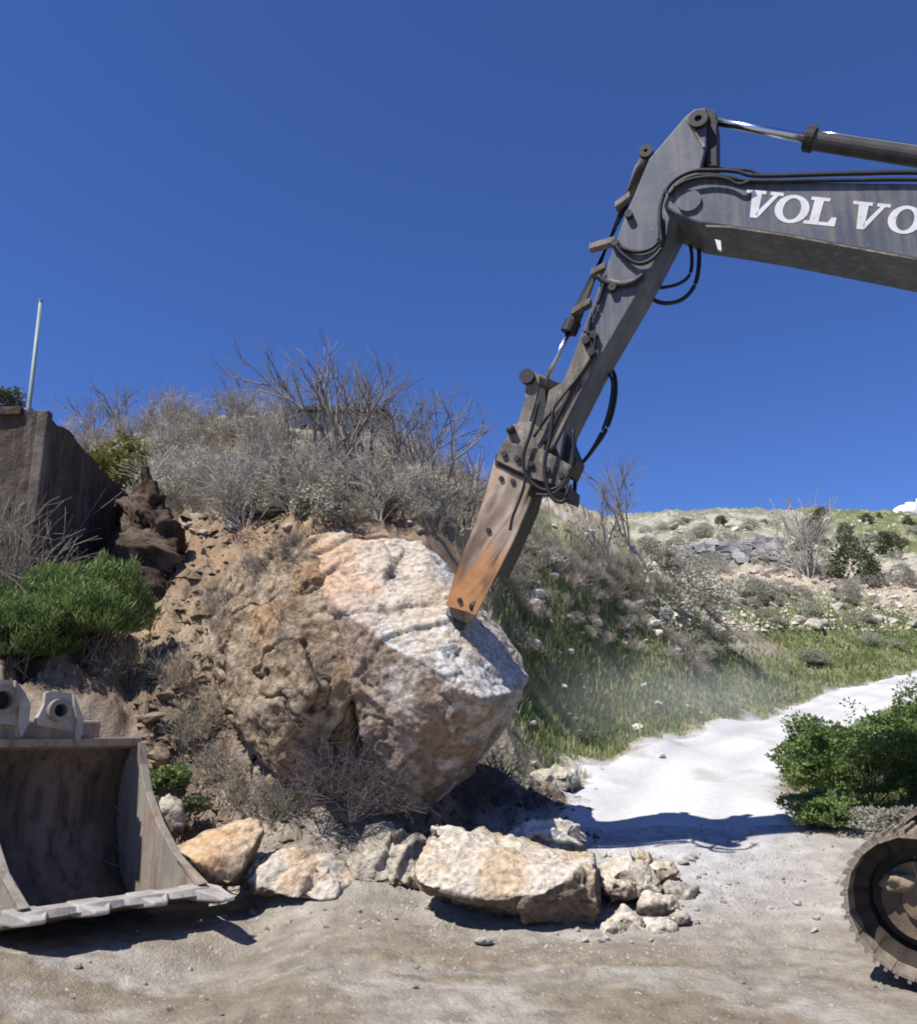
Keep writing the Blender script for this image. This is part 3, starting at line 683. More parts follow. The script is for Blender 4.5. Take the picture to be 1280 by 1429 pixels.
scatter(45, (205, 720, 420, 1130), 0.05, 0.16, SCLOD, 'rough brown stone stuck in the collapsed soil bank', 'stones in the soil bank', y1=16)
scatter(32, (640, 1180, 1190, 1340), 0.025, 0.07, SW, 'small pale broken stone lying on the dusty ground', 'broken stones round the slab', y1=12)
scatter(24, (840, 1180, 990, 1320), 0.03, 0.09, SW, 'small pale broken stone lying on the dusty ground', 'broken stones round the slab', y1=12)
scatter(20, (300, 1230, 640, 1330), 0.02, 0.05, SM, 'small brown stone lying on the earth before the rocks', 'small stones on the near earth', y1=12)
scatter(16, (40, 1330, 1280, 1429), 0.012, 0.035, SM, 'pebble pressed into the tyre worked ground', 'pebbles near the camera', y1=8)
scatter(44, (1000, 795, 1280, 880), 0.14, 0.5, SM, 'brown rock in the stony band across the far slope', 'rocks of the far stony band', y0=30)
scatter(26, (905, 735, 1280, 880), 0.12, 0.42, SW, 'pale rock showing on the green far slope', 'pale rocks on the far slope', y0=26)
scatter(24, (900, 712, 1280, 760), 0.2, 0.6, SW, 'pale limestone rock near the far hill crest', 'pale rocks on the far crest', y0=55)
scatter(38, (715, 725, 980, 930), 0.08, 0.30, SW, 'white stone lying among the dry shrubs of the slope', 'white stones on the shrub slope', y0=12, y1=32)
scatter(16, (720, 950, 1000, 1075), 0.06, 0.17, SW, 'pale stone lying in the grassy verge of the road', 'stones along the verge', y0=10, y1=32)
scatter(20, (240, 690, 660, 760), 0.08, 0.24, SM, 'grey brown stone on the hillside above the boulder', 'stones above the boulder', y0=11, y1=20)

def gravel(n, boxes, smin, smax, name, m, label, y1):
    V0, F0 = [], []
    base = np.array([[1, 0, -.4], [-.5, .87, -.4], [-.5, -.87, -.4], [0.1, 0.1, .7], [.6, .6, .2]]); f = np.array([[0, 4, 3], [4, 1, 3], [1, 2, 3], [2, 0, 3], [0, 1, 4]])
    px = np.concatenate([rng.uniform(b[0], b[2], int(n * b[4])) for b in boxes]); py = np.concatenate([rng.uniform(b[1], b[3], int(n * b[4])) for b in boxes])
    q = ground_px(px, py, 3, y1); q = q[~np.isnan(q[:, 0])]
    s = smin * (smax / smin) ** (rng.random_sample(len(q)) ** 3.0) * np.clip(q[:, 1] / 7, 0.6, 3)
    a = rng.uniform(0, 6.28, len(q)); ca, sa = np.cos(a), np.sin(a)
    B = base[None] * (1 + 0.35 * rng.normal(size=(len(q), 5, 3)))
    X = B[..., 0] * ca[:, None] - B[..., 1] * sa[:, None]; Yy = B[..., 0] * sa[:, None] + B[..., 1] * ca[:, None]
    V = np.stack([X, Yy, B[..., 2] * 0.8], -1) * s[:, None, None] + q[:, None]
    F = (f[None] + 5 * np.arange(len(q))[:, None, None]).reshape(-1, 3)
    o = obj(name, V.reshape(-1, 3), F, m); tag(o, label, None, None, 'stuff')
gravel(9000, [(0, 1230, 1280, 1429, 0.55), (560, 1160, 1180, 1340, 0.7), (220, 1180, 620, 1300, 0.3), (790, 960, 1240, 1160, 0.3)], 0.004, 0.026, 'gravel', M_stone, 'fine gravel and chips strewn over the ground', 12)
gravel(3600, [(190, 700, 480, 1190, 0.85), (560, 1090, 830, 1190, 0.2)], 0.007, 0.08, 'rubble', M_clod, 'crumbled soil and chips on the collapsed bank', 16)
gravel(4200, [(900, 712, 1280, 880, 1.0)], 0.02, 0.06, 'scree', M_stone, 'fine pale scree over the far slope', 110)

# ------------------------------------------------------------------ the retaining wall and pole at the left
def wall():
    t = empty('retaining_wall', (WX - 0.15, (WY0 + WY1) / 2, 2.0))
    zt0, zt1 = P(60, 577, WY0)[2], P(215, 722, WY1)[2]
    n = 14
    ys = np.linspace(WY0, WY1, n); top = np.linspace(zt0, zt1, n) + 0.035 * rng.normal(size=n)
    a = [[WX, y, 0.8] for y in ys] + [[WX, y, z] for y, z in zip(ys[::-1], top[::-1])]
    V, F = prism(np.array(a), np.array(a) - np.array([0.3, 0, 0]))
    V, F = subdiv(V, F, 5); V = V + np.array([1.0, 0.3, 0.3]) * (0.05 * fbm(V * 2.5, 4))[:, None]
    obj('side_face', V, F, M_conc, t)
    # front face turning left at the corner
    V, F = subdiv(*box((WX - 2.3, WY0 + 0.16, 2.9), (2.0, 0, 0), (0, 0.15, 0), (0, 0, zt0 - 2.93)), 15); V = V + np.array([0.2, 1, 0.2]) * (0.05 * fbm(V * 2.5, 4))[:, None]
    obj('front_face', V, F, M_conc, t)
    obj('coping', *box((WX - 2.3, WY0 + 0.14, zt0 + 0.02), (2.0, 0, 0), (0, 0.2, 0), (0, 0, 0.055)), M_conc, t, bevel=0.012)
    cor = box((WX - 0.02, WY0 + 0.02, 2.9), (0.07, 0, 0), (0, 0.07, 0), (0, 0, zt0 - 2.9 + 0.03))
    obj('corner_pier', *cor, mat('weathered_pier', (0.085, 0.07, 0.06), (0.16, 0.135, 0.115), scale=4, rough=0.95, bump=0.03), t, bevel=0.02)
    # horizontal construction joint bands
    tag(t, 'dark shaded concrete retaining wall stepping down the slope at left', 'wall')
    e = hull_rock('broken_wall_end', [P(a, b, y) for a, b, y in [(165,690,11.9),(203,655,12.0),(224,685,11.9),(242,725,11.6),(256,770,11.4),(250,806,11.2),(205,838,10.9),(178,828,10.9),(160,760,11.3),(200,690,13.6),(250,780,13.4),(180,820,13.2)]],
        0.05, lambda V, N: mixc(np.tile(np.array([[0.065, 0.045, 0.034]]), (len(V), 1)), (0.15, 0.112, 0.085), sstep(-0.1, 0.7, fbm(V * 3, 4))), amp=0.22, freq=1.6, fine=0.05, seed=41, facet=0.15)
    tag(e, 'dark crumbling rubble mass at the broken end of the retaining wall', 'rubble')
wall()
def pole():
    b = P(40, 572, 10.55); tp = P(57, 420, 10.55)
    t = empty('metal_pole', b + np.array([0, 0, -0.35]))
    V, F = tube([b + np.array([0, 0, -0.35]), b, tp], [0.03, 0.029, 0.024], 10); obj('shaft', V, F, M_pole, t, smooth=True)
    obj('cap', *disc_ring(tp, np.array([0, 0, 1.0]), 0.001, 0.03, 0.02, 12), M_pole, t)
    obj('base_collar', *disc_ring(b + np.array([0, 0, -.05]), np.array([0, 0, 1.0]), 0.03, 0.06, 0.12, 12), M_pole, t)
    tag(t, 'thin greenish metal pole standing on the wall corner', 'pole')
pole()

# ------------------------------------------------------------------ the excavator
A0 = P(955, 285, 7.45); B0 = P(655, 870, 8.30)
dirp = (A0 - B0); dirp[2] = 0; dirp /= np.linalg.norm(dirp)      # towards the machine
nrm = np.array([dirp[1], -dirp[0], 0.0])
if nrm @ (EYE - A0) < 0: nrm = -nrm                              # towards the camera
def PL(px, py, off=0.0):
    """point of the arm's plane (shifted off metres towards the camera) that shows at a pixel"""
    d = ray(px, py); o = B0 + nrm * off
    return EYE + d * (((o - EYE) @ nrm) / (d @ nrm))
def plate(pts, off, width):
    a = np.array([PL(x, y, off) for x, y in pts]); return prism(a, a - nrm * width)
TRK = rad(33)
fu = np.array([math.cos(TRK), -math.sin(TRK), 0]); fv = np.array([math.sin(TRK), math.cos(TRK), 0])   # rearwards, and away from the camera
TF = np.array([2.90, 5.78, 0.0])                                  # ground point under the front idler, near track
CEN = TF + fu * 1.75 + fv * 1.15
EX = empty('excavator', CEN)
tag(EX, 'dark grey excavator with rusty hydraulic breaker pressing on the boulder', 'excavator')
SW_ = 0.46       # stick width
hs = SW_ / 2
stick_px = [(986,150),(970,152),(957,162),(906,222),(873,300),(841,387),(815,455),(794,512),(768,570),(752,618),(764,650),(782,640),(790,592),(831,511),(897,398),(941,314),(975,245),(986,205)]
stick = obj('stick', *plate(stick_px, hs, SW_), M_boom, EX, bevel=0.014)
# worn, scraped lower cheek plates
obj('cheek_plate', *plate([(812,470),(828,512),(786,594),(770,628),(757,612),(775,560),(794,515)], hs + 0.016, 0.013), M_lowstick, stick)
obj('pin_boss', *disc_ring(PL(975, 168, hs + 0.02), nrm, 0.035, 0.09, 0.06), M_dark, stick)
obj('top_bracket', *plate([(986,150),(1000,158),(1001,232),(986,232)], hs - 0.06, SW_ - 0.12), M_dark, stick, bevel=0.008)
obj('edge_rib', *plate([(957,166),(960,164),(984,204),(981,206)], hs + 0.02, 0.018), M_lowstick, stick)
BW = 0.60; hb = BW / 2
boom_px = [(926,287),(932,272),(947,256),(966,245),(990,240),(1046,253),(1280,256),(1480,264),(1640,330),(1712,480),(1690,700),(1650,950),(1600,985),(1550,950),(1545,720),(1560,560),(1500,438),(1390,385),(1280,362),(1100,329),(1019,317),(974,311),(940,297)]
boom = obj('boom', *plate(boom_px, hb, BW), M_boom, EX, bevel=0.018)
obj('pivot_boss', *disc_ring(PL(962, 281, hb + 0.012), nrm, 0.001, 0.11, 0.03), M_boom, boom)
obj('weld_seam', *plate([(985,314),(1019,315.5),(1100,327.5),(1280,360.5),(1280,363),(1100,330),(1019,318),(985,316.5)], hb + 0.006, 0.012), M_lowstick, boom)
obj('gusset', *plate([(998,334),(1006,336),(1007,350),(1002,348)], hb - 0.02, 0.03), mat('pale_gusset', (0.6, 0.6, 0.58), (0.7, 0.7, 0.68)), boom)
def letter(polys):
    parts = [plate(p, hb + 0.004, 0.0035) for p in polys]
    o = obj('letter', *merge(parts), M_white, boom); return o
def lxy(x0, y0, s, k=1.0):
    """letter box: u along the word, v upwards (0..1); the word runs slightly downhill and leans like the photo's"""
    return lambda u, v: (x0 + s * u * 1.0 + 0.22 * s * (v - 0.0), y0 + 0.10 * s * u - k * s * 0.82 * v)
def shp(f, pts): return [f(u, v) for u, v in pts]
def ring(f, cx, cy, rx, ry, tx, ty, n=20):
    q = []
    for k in range(n):
        a, b = 2 * math.pi * k / n, 2 * math.pi * (k + 1) / n
        q.append([f(cx + rx * math.cos(a), cy + ry * math.sin(a)), f(cx + rx * math.cos(b), cy + ry * math.sin(b)),
                  f(cx + (rx - tx) * math.cos(b), cy + (ry - ty) * math.sin(b)), f(cx + (rx - tx) * math.cos(a), cy + (ry - ty) * math.sin(a))])
    return q
def letV(x, y, s):
    f = lxy(x, y, s)
    letter([shp(f, [(-0.18, 1.0), (0.42, 1.0), (0.42, 0.88), (-0.18, 0.88)]), shp(f, [(0.0, 0.88), (0.30, 0.88), (0.34, 0.0), (0.12, 0.0)]),
            shp(f, [(0.66, 0.88), (0.80, 0.88), (0.34, 0.0), (0.26, 0.16)]), shp(f, [(0.55, 1.0), (0.95, 1.0), (0.95, 0.88), (0.55, 0.88)])])
def letO(x, y, s):
    f = lxy(x, y, s); letter(ring(f, 0.45, 0.48, 0.52, 0.52, 0.25, 0.12))
def letL(x, y, s):
    f = lxy(x, y, s)
    letter([shp(f, [(0.05, 1.0), (0.62, 1.0), (0.62, 0.88), (0.05, 0.88)]), shp(f, [(0.16, 0.88), (0.44, 0.88), (0.44, 0.12), (0.16, 0.12)]),
            shp(f, [(0.0, 0.12), (0.95, 0.12), (0.95, 0.0), (0.0, 0.0)]), shp(f, [(0.80, 0.32), (0.95, 0.32), (0.95, 0.12), (0.72, 0.12)])])
letV(1041, 303, 46); letO(1080, 308, 46); letL(1121, 312, 46); letV(1190, 319, 46); letO(1238, 323, 46)

cyl = obj('arm_cylinder', *tube([PL(1124, 195, 0), PL(1130, 196, 0), PL(1131, 196, 0), PL(1448, 246, 0)], [0.10, 0.10, 0.088, 0.088], 18), M_barrel, EX, smooth=False)
obj('rod', *tube([PL(990, 168, 0), PL(1128, 194.5, 0)], 0.042, 14), M_chrome, cyl, smooth=True)
obj('rod_eye', *disc_ring(PL(988, 168, 0), nrm, 0.02, 0.085, 0.12), M_dark, cyl)
obj('gland', *disc_ring(PL(1131, 195.5, 0), PL(1448, 246, 0) - PL(1124, 195, 0), 0.05, 0.115, 0.07, 18), M_dark, cyl)
obj('port_block', *box(PL(1134, 184, 0), dirp * 0.05, nrm * 0.05, np.array([0, 0, 0.04])), M_dark, cyl, bevel=0.006)
obj('grease_line', *tube([PL(1134, 184, 0.05), PL(1180, 189, 0.05), PL(1300, 207, 0.05)], 0.012, 6), M_chrome, cyl, smooth=True)
obj('cylinder_bracket', *plate([(1420,232),(1470,236),(1490,270),(1410,268)], 0.14, 0.28), M_boom, EX, bevel=0.01)
# bucket (breaker) cylinder along the stick's outer edge
bc = obj('curl_cylinder', *tube([PL(900, 222, 0), PL(893, 240, 0), PL(802, 447, 0), PL(795, 462, 0)], [0.05, 0.066, 0.066, 0.06], 14), M_barrel, EX, smooth=True)
obj('rod', *tube([PL(796, 460, 0), PL(764, 526, 0)], 0.026, 12), M_chrome, bc, smooth=True)
obj('gland', *disc_ring(PL(797, 457, 0), PL(900, 222, 0) - PL(795, 462, 0), 0.03, 0.085, 0.12, 14), M_dark, bc)
obj('cylinder_eye', *disc_ring(PL(903, 216, 0), nrm, 0.02, 0.07, 0.14), M_dark, bc)
for a, b in (((870, 282), (878, 276)), ((842, 342), (856, 338)), ((836, 378), (844, 374)), ((812, 430), (822, 424))):
    obj('hose_clamp', *box(PL(*a, 0.09), (PL(*b, 0.09) - PL(*a, 0.09)) * 1.3, nrm * 0.05, np.array([0, 0, 0.03])), M_lowstick, bc, bevel=0.004)
HWB = 0.36
def hose(pts, r=0.02, offs=None, name='hose', m=None):
    q = [PL(x, y, (offs if np.isscalar(offs) else offs[i])) for i, (x, y) in enumerate(pts)]
    return obj(name, *tube(spline(q, 7), r, 8), m or M_hose, EX, smooth=True)
h1 = hb + 0.03
hose([(1640,318),(1560,280),(1470,255),(1300,242),(1180,243),(1060,246),(1030,240),(1000,238),(965,240),(938,255),(924,280),(921,310),(924,340)], 0.020, h1)
hose([(1630,330),(1550,290),(1460,266),(1300,252),(1180,252),(1060,253),(1035,252),(1010,246),(975,245),(950,254),(934,272)], 0.018, h1)
hose([(1640,316),(1560,277),(1470,252),(1300,240),(1180,241),(1070,244),(1044,238),(1000,236),(975,238)], 0.014, hb * 0.2)
hose([(1048,252),(1032,258),(1015,250),(990,247),(960,252),(941,262)], 0.017, h1 + 0.03)
hose([(922,300),(921,330),(912,345),(892,352),(872,348),(860,340)], 0.020, hs + 0.03)
hose([(926,318),(924,344),(910,362),(890,368),(870,356),(858,341)], 0.022, hs + 0.045)
hose([(898,384),(884,394),(866,398),(846,394),(835,386)], 0.030, hs + 0.03)
hose([(955,310),(972,332),(976,360),(972,392),(960,412),(942,422),(920,422),(900,410)], 0.022, -hs - 0.02)
hose([(950,320),(964,345),(964,380),(948,396),(920,402),(900,400)], 0.018, -hs - 0.02)
hose([(845,385),(836,420),(824,448),(822,470),(828,490),(820,510),(806,530),(790,560),(760,620)], 0.018, hs + 0.03)
hose([(815,462),(830,470),(826,495),(812,520),(780,560),(745,610)], 0.014, hs + 0.05)
hose([(845,505),(858,525),(858,560),(846,600),(822,635),(806,656),(802,690),(806,704),(795,696),(780,672),(765,664)], 0.021, -hs - 0.02)
hose([(840,510),(855,535),(845,590),(818,640),(796,655),(770,660)], 0.016, -hs + 0.06)
hose([(752,560),(742,600),(730,640),(738,668),(760,684),(784,676),(798,650)], 0.017, HWB)
hose([(772,570),(768,610),(760,650),(768,690),(786,700),(796,676)], 0.019, HWB + 0.03)
hose([(800,600),(800,640),(790,672),(770,690),(748,690)], 0.015, HWB)
hose([(735,660),(728,690),(716,720),(712,740)], 0.014, HWB)
hose([(740,640),(742,660),(756,676),(775,676),(790,664)], 0.018, hs + 0.03)
obj('cross_tube', *tube([PL(842, 390, hs + 0.02), PL(868, 396, hs + 0.02), PL(897, 388, hs + 0.02)], 0.02, 8), M_lowstick, EX, smooth=True)
for a in ((818, 476), (829, 468), (826, 492), (859, 340), (878, 300), (855, 402)):
    obj('hose_fitting', *disc_ring(PL(*a, hs + 0.03), nrm, 0.005, 0.04, 0.06, 8), M_dark, EX)
# linkage: two link plates, cross pin
obj('link_pin', *tube([PL(733, 524, hs - 0.02), PL(757, 533, 0), PL(781, 543, -hs + 0.02)], 0.058, 14), M_lowstick, EX, smooth=True)
obj('pin_end', *disc_ring(PL(736, 526, hs + 0.0), nrm, 0.001, 0.075, 0.06), M_dark, EX)
obj('link_plate', *plate([(735,520),(754,525),(748,560),(738,592),(722,592),(732,560)], hs - 0.03, 0.05), M_lowstick, EX, bevel=0.006)
obj('link_plate', *plate([(748,528),(778,540),(772,570),(758,600),(742,594),(752,560)], -hs + 0.12, 0.06), M_dark, EX, bevel=0.006)
obj('link_plate', *plate([(766,545),(790,530),(800,548),(778,596),(760,612),(756,596)], hs - 0.05, 0.06), M_lowstick, EX, bevel=0.006)
# breaker
BK = empty('hydraulic_breaker', CEN); BK.parent = EX; BK.location = (0, 0, 0); ORG[BK.name] = CEN
_ax = PL(640, 850, 0) - PL(716, 655, 0); _ax /= np.linalg.norm(_ax)
def rustcol(V):
    """rust and scrapes that run along the breaker"""
    n = len(V); t = (V - B0) @ _ax; w1 = V - B0 - t[:, None] * _ax
    q = np.stack([w1 @ dirp * 9, w1 @ nrm * 9, t * 1.3], 1); f = fbm(q, 4); g = fbm(V * 5 + 4, 4)
    c = np.tile(np.array([[0.24, 0.19, 0.15]]), (n, 1))
    c = mixc(c, (0.40, 0.335, 0.27), sstep(-0.1, 0.5, f + 0.4 * g))
    c = mixc(c, (0.37, 0.175, 0.065), sstep(0.25, 0.8, sstep(-1.05, -0.25, t) + 0.55 * f + 0.2 * g) * 0.92)
    return mixc(c, (0.10, 0.06, 0.04), sstep(0.35, 0.7, g - 0.3 * f) * 0.8)
def bpart(name, pts, off, width, bev=0.01):
    V, F = subdiv(*plate(pts, off, width), 7); return obj(name, V, F, M_rust, BK, col=rustcol(V))
HW = 0.25
bpart('side_plate', [(692,642),(742,667),(733,700),(704,765),(657,855),(622,845),(636,800),(655,755),(678,690)], HW, 0.05)
bpart('side_plate', [(692,642),(742,667),(733,700),(704,765),(657,855),(622,845),(636,800),(655,755),(678,690)], -HW + 0.05, 0.05)
bpart('front_plate', [(690,642),(700,646),(686,694),(664,758),(644,804),(632,848),(622,845),(636,800),(655,755),(678,690)], HW - 0.052, 2 * HW - 0.104)
obj('back_plate', *plate([(744,668),(735,702),(706,768),(690,800),(684,796),(700,764),(729,700),(738,666)], HW - 0.052, 2 * HW - 0.104), M_dark, BK)
bpart('edge_rib', [(738,692),(742,694),(716,755),(664,858),(656,856),(704,762)], HW + 0.03, 0.03)
obj('inner_body', *tube([PL(722, 655, 0), PL(655, 830, 0)], [0.2, 0.13], 14), M_dark, BK, smooth=True)
obj('lower_bushing', *tube([PL(651, 838, 0), PL(640, 864, 0)], [0.15, 0.14], 14), M_lowstick, BK, smooth=False)
obj('retainer_pin', *tube([PL(662, 846, HW + 0.03), PL(662, 846, -HW - 0.03)], 0.05, 10), M_dark, BK, smooth=True)
for a in ((642, 838), (682, 740), (716, 672), (700, 668)):
    obj('bolt_head', *disc_ring(PL(*a, HW + 0.006), nrm, 0.001, 0.026, 0.03, 6), M_dark, BK)
obj('chisel', *tube([PL(648, 848, 0), PL(638, 880, 0), PL(632, 900, 0)], [0.068, 0.068, 0.035], 14), M_barrel, BK, smooth=True)
obj('bracket_plate', *plate([(696,628),(703,615),(760,628),(798,650),(790,682),(744,668),(692,642)], HW + 0.05, 0.06), M_bracket, BK, bevel=0.008)
obj('bracket_plate', *plate([(696,628),(703,615),(760,628),(798,650),(790,682),(744,668),(692,642)], -HW + 0.01, 0.06), M_dark, BK, bevel=0.008)
for a in ((704, 634), (722, 640), (742, 648), (764, 656), (784, 664)):
    obj('bolt_head', *disc_ring(PL(*a, HW + 0.06), nrm, 0.001, 0.03, 0.04, 6), M_dark, BK)
obj('mount_ear', *plate([(705,616),(716,592),(742,588),(760,604),(772,634),(756,640)], HW - 0.02, 0.06), M_lowstick, BK, bevel=0.008)
obj('mount_ear', *plate([(740,640),(760,604),(790,600),(806,640),(796,662)], HW - 0.10, 2 * HW - 0.2), M_dark, BK, bevel=0.008)
obj('top_plate', *plate([(692,632),(702,634),(746,656),(790,672),(788,690),(742,672),(690,648)], HW + 0.02, 2 * HW + 0.04), M_dark, BK, bevel=0.008)
obj('mount_pin', *tube([PL(713, 600, HW + 0.05), PL(713, 600, -HW - 0.05)], 0.045, 12), M_dark, BK, smooth=True)
obj('mount_pin', *tube([PL(770, 628, HW + 0.05), PL(770, 628, -HW - 0.05)], 0.05, 12), M_dark, BK, smooth=True)

# undercarriage
TLEN, TR, SHW = 3.5, 0.40, 0.30
def track_pts(n):
    per = 2 * TLEN + 2 * math.pi * TR; out = []
    for k in range(n):
        s = per * k / n
        if s < TLEN: x, z, a = s, 0.0, 0.0                    # bottom, rearwards
        elif s < TLEN + math.pi * TR:
            t = (s - TLEN) / TR; x, z, a = TLEN + TR * math.sin(t), TR - TR * math.cos(t), -t
        elif s < 2 * TLEN + math.pi * TR: x, z, a = TLEN - (s - TLEN - math.pi * TR), 2 * TR, -math.pi
        else:
            t = (s - 2 * TLEN - math.pi * TR) / TR; x, z, a = -TR * math.sin(t), TR + TR * math.cos(t), -math.pi - t
        out.append((x, z, a))
    return out
def shoe_mesh():
    # local: x along the chain, y across, z inwards
    parts = [box((0, 0, 0), (0.0605, 0, 0), (0, SHW, 0), (0, 0, 0.012))]
    for x in (-0.035, 0.035):
        parts.append(box((x, 0, -0.023), (0.010, 0, 0), (0, SHW * 0.99, 0), (0, 0, 0.012)))
    parts.append(box((0, 0.07, 0.055), (0.064, 0, 0), (0, 0.02, 0), (0, 0, 0.043)))
    parts.append(box((0, -0.07, 0.055), (0.064, 0, 0), (0, 0.02, 0), (0, 0, 0.043)))
    V, F = merge(parts); me = mesh_np('shoe', V, F, M_track); me.materials.append(M_link)
    for i, p in enumerate(me.polygons): p.material_index = 1 if i >= 18 else 0
    return me
SHOE = shoe_mesh()
def track(base):
    """base: ground point under the front idler on the track's centre line"""
    t = empty('track', CEN); t.parent = EX; t.location = (0, 0, 0); ORG[t.name] = CEN
    Rm = Matrix((( fu[0], fv[0], 0), (fu[1], fv[1], 0), (0, 0, 1))).to_4x4()
    zb = 0.055
    for x, z, a in track_pts(76):
        o = bpy.data.objects.new('shoe', SHOE); C.objects.link(o); o.parent = t
        wpt = base + fu * x + np.array([0, 0, z + zb])
        o.matrix_local = Matrix.Translation(Vector(wpt - CEN)) @ Rm @ Matrix.Rotation(a + random.uniform(-.05, .05), 4, 'Y')
    def wp(x, z, y=0): return base + fu * x + fv * y + np.array([0, 0, z + zb])
    idl = obj('idler', *disc_ring(wp(0.0, TR), fv, 0.10, TR - 0.17, 0.16, 28), M_mud, t)
    obj('hub', *disc_ring(wp(0.0, TR), fv, 0.001, 0.11, 0.24, 20), M_mud, idl)
    spr = obj('sprocket', *disc_ring(wp(TLEN, TR), fv, 0.12, TR - 0.09, 0.14, 22), M_mud, t)
    obj('hub', *disc_ring(wp(TLEN, TR), fv, 0.001, 0.2, 0.3, 20), M_mud, spr)
    obj('gap_blocker_disc', *disc_ring(wp(0.02, TR, 0.10), fv, 0.001, TR - 0.07, 0.03, 28), M_mud, t)  # added disc that darkens the open gap round the idler
    for k in range(7):
        x = 0.55 + k * 0.4; obj('roller', *disc_ring(wp(x, 0.19), fv, 0.001, 0.10, 0.22, 16), M_mud, t)
    for x in (1.1, 2.3): obj('carrier_roller', *disc_ring(wp(x, 2 * TR - 0.14), fv, 0.001, 0.055, 0.2, 14), M_mud, t)
    pr = [(0.30, 0.28), (3.1, 0.28), (3.15, 0.5), (2.6, 0.60), (0.9, 0.60), (0.42, 0.50), (0.12, 0.48), (0.10, 0.34)]
    V, F = prism(np.array([wp(a, b, -0.15) for a, b in pr]), np.array([wp(a, b, 0.15) for a, b in pr]))
    obj('track_frame', V, F, M_mud, t, bevel=0.02)
    V, F = prism(np.array([wp(a, b, -0.20) for a, b in [(0.02, 0.36), (0.44, 0.36), (0.44, 0.46), (0.02, 0.46)]]), np.array([wp(a, b, -0.15) for a, b in [(0.02, 0.36), (0.44, 0.36), (0.44, 0.46), (0.02, 0.46)]]))
    obj('idler_yoke', V, F, M_mud, t, bevel=0.01)
    for (x_, z_, y_, s_) in ((0.8, 0.64, -0.1, 0.12), (0.33, 0.62, -0.1, 0.10), (0.15, 0.2, -0.12, 0.09), (0.5, 0.14, -0.14, 0.10), (-0.1, 0.5, -0.1, 0.08), (1.3, 0.66, -0.1, 0.1)):
        bm = bmesh.new(); bmesh.ops.create_icosphere(bm, subdivisions=3, radius=1.0)
        V = np.array([v.co[:] for v in bm.verts]); F = [tuple(v.index for v in f.verts) for f in bm.faces]; bm.free()
        V = V * (1 + 0.35 * fbm(V * 1.6 + x_ * 9, 3))[:, None] * np.array([1.6, 1.0, 0.8]) * s_
        obj('mud_clump', V + wp(x_, z_, y_), F, M_caked, t, smooth=True)
track(TF + fv * 0.0); track(TF + fv * 2.3)
def cw(x, y, z): return CEN + fu * x + fv * y + np.array([0, 0, z])
obj('car_body', *box(cw(0, 0, 0.62), fu * 0.9, fv * 0.86, np.array([0, 0, 0.22])), M_mud, EX, bevel=0.04)
obj('slew_ring', *disc_ring(cw(0, 0, 0.93), np.array([0, 0, 1.0]), 0.2, 0.62, 0.16, 32), M_dark, EX)
sd = nrm                                                 # upper structure is turned to the arm
def cu(x, y, z): return CEN + dirp * x + sd * y + np.array([0, 0, z])
up = np.array([0, 0, 1.0])
deck = obj('deck', *box(cu(0.75, 0, 1.12), dirp * 1.55, sd * 1.2, up * 0.10), M_dark, EX, bevel=0.02)
obj('engine_cover', *box(cu(1.25, -0.1, 1.72), dirp * 0.85, sd * 1.05, up * 0.50), M_yellow, EX, bevel=0.06)
obj('counterweight', *box(cu(2.35, 0, 1.62), dirp * 0.25, sd * 1.2, up * 0.55), M_boom, EX, bevel=0.1)
cab = obj('cab', *box(cu(-0.05, 0.80, 2.05), dirp * 0.70, sd * 0.42, up * 0.82), M_yellow, EX, bevel=0.08)
obj('window', *box(cu(-0.05, 1.225, 2.3), dirp * 0.55, sd * 0.01, up * 0.42), M_glass, cab)
obj('window', *box(cu(-0.755, 0.80, 2.2), dirp * 0.01, sd * 0.34, up * 0.55), M_glass, cab)
obj('boom_foot', *box(PL(1605, 955, 0), dirp * 0.16, sd * 0.42, up * 0.3), M_dark, EX, bevel=0.02)
for s in (-1, 1):
    bcx = obj('boom_cylinder', *tube([cu(-0.75, s * 0.45, 1.1), PL(1500, 640, s * 0.40)], 0.085, 14), M_barrel, EX, smooth=True)
    obj('rod', *tube([PL(1500, 640, s * 0.40), PL(1520, 480, s * 0.40)], 0.05, 12), M_chrome, bcx, smooth=True)

# ------------------------------------------------------------------ the bucket at the left
e_ = np.array([0.70, 0.714, 0.0]); e_ /= np.linalg.norm(e_); d_ = np.array([e_[1], -e_[0], 0.0])   # along the lip, and out of the mouth
RB = P(277, 1237, 7.25)                 # right front bottom corner of the bucket
WB = 1.30
def bk(d, s, z):
    """d metres out of the mouth from the lip line, s metres left from the right cheek, z above lip height"""
    return RB + d_ * d - e_ * s + up * z
BU = empty('excavator_bucket', np.array([*(RB - e_ * WB / 2 - d_ * 0.7)[:2], 0.0]))
tag(BU, 'worn grey steel excavator bucket lying with its dark mouth towards the camera', 'bucket')
zl = RB[2]
prof = [(0.10, -0.01), (-0.35, -0.13), (-0.85, -0.25), (-1.15, -0.22), (-1.36, -0.04), (-1.48, 0.22), (-1.54, 0.46), (-1.53, 0.70), (-1.46, 0.90), (-1.36, 1.02), (-1.27, 1.07)]
pr = np.array(prof); T = 0.03
def shell(off):
    out = []
    for i in range(len(pr)):
        t = pr[min(i + 1, len(pr) - 1)] - pr[max(i - 1, 0)]; nn = np.array([t[1], -t[0]]); nn /= np.linalg.norm(nn)
        out.append(pr[i] + nn * off)
    return out
ins, outs = shell(0.0), shell(-T)
if np.array(outs)[5][0] > np.array(ins)[5][0]: ins, outs = shell(0.0), shell(T)
loop = list(ins) + list(outs)[::-1]
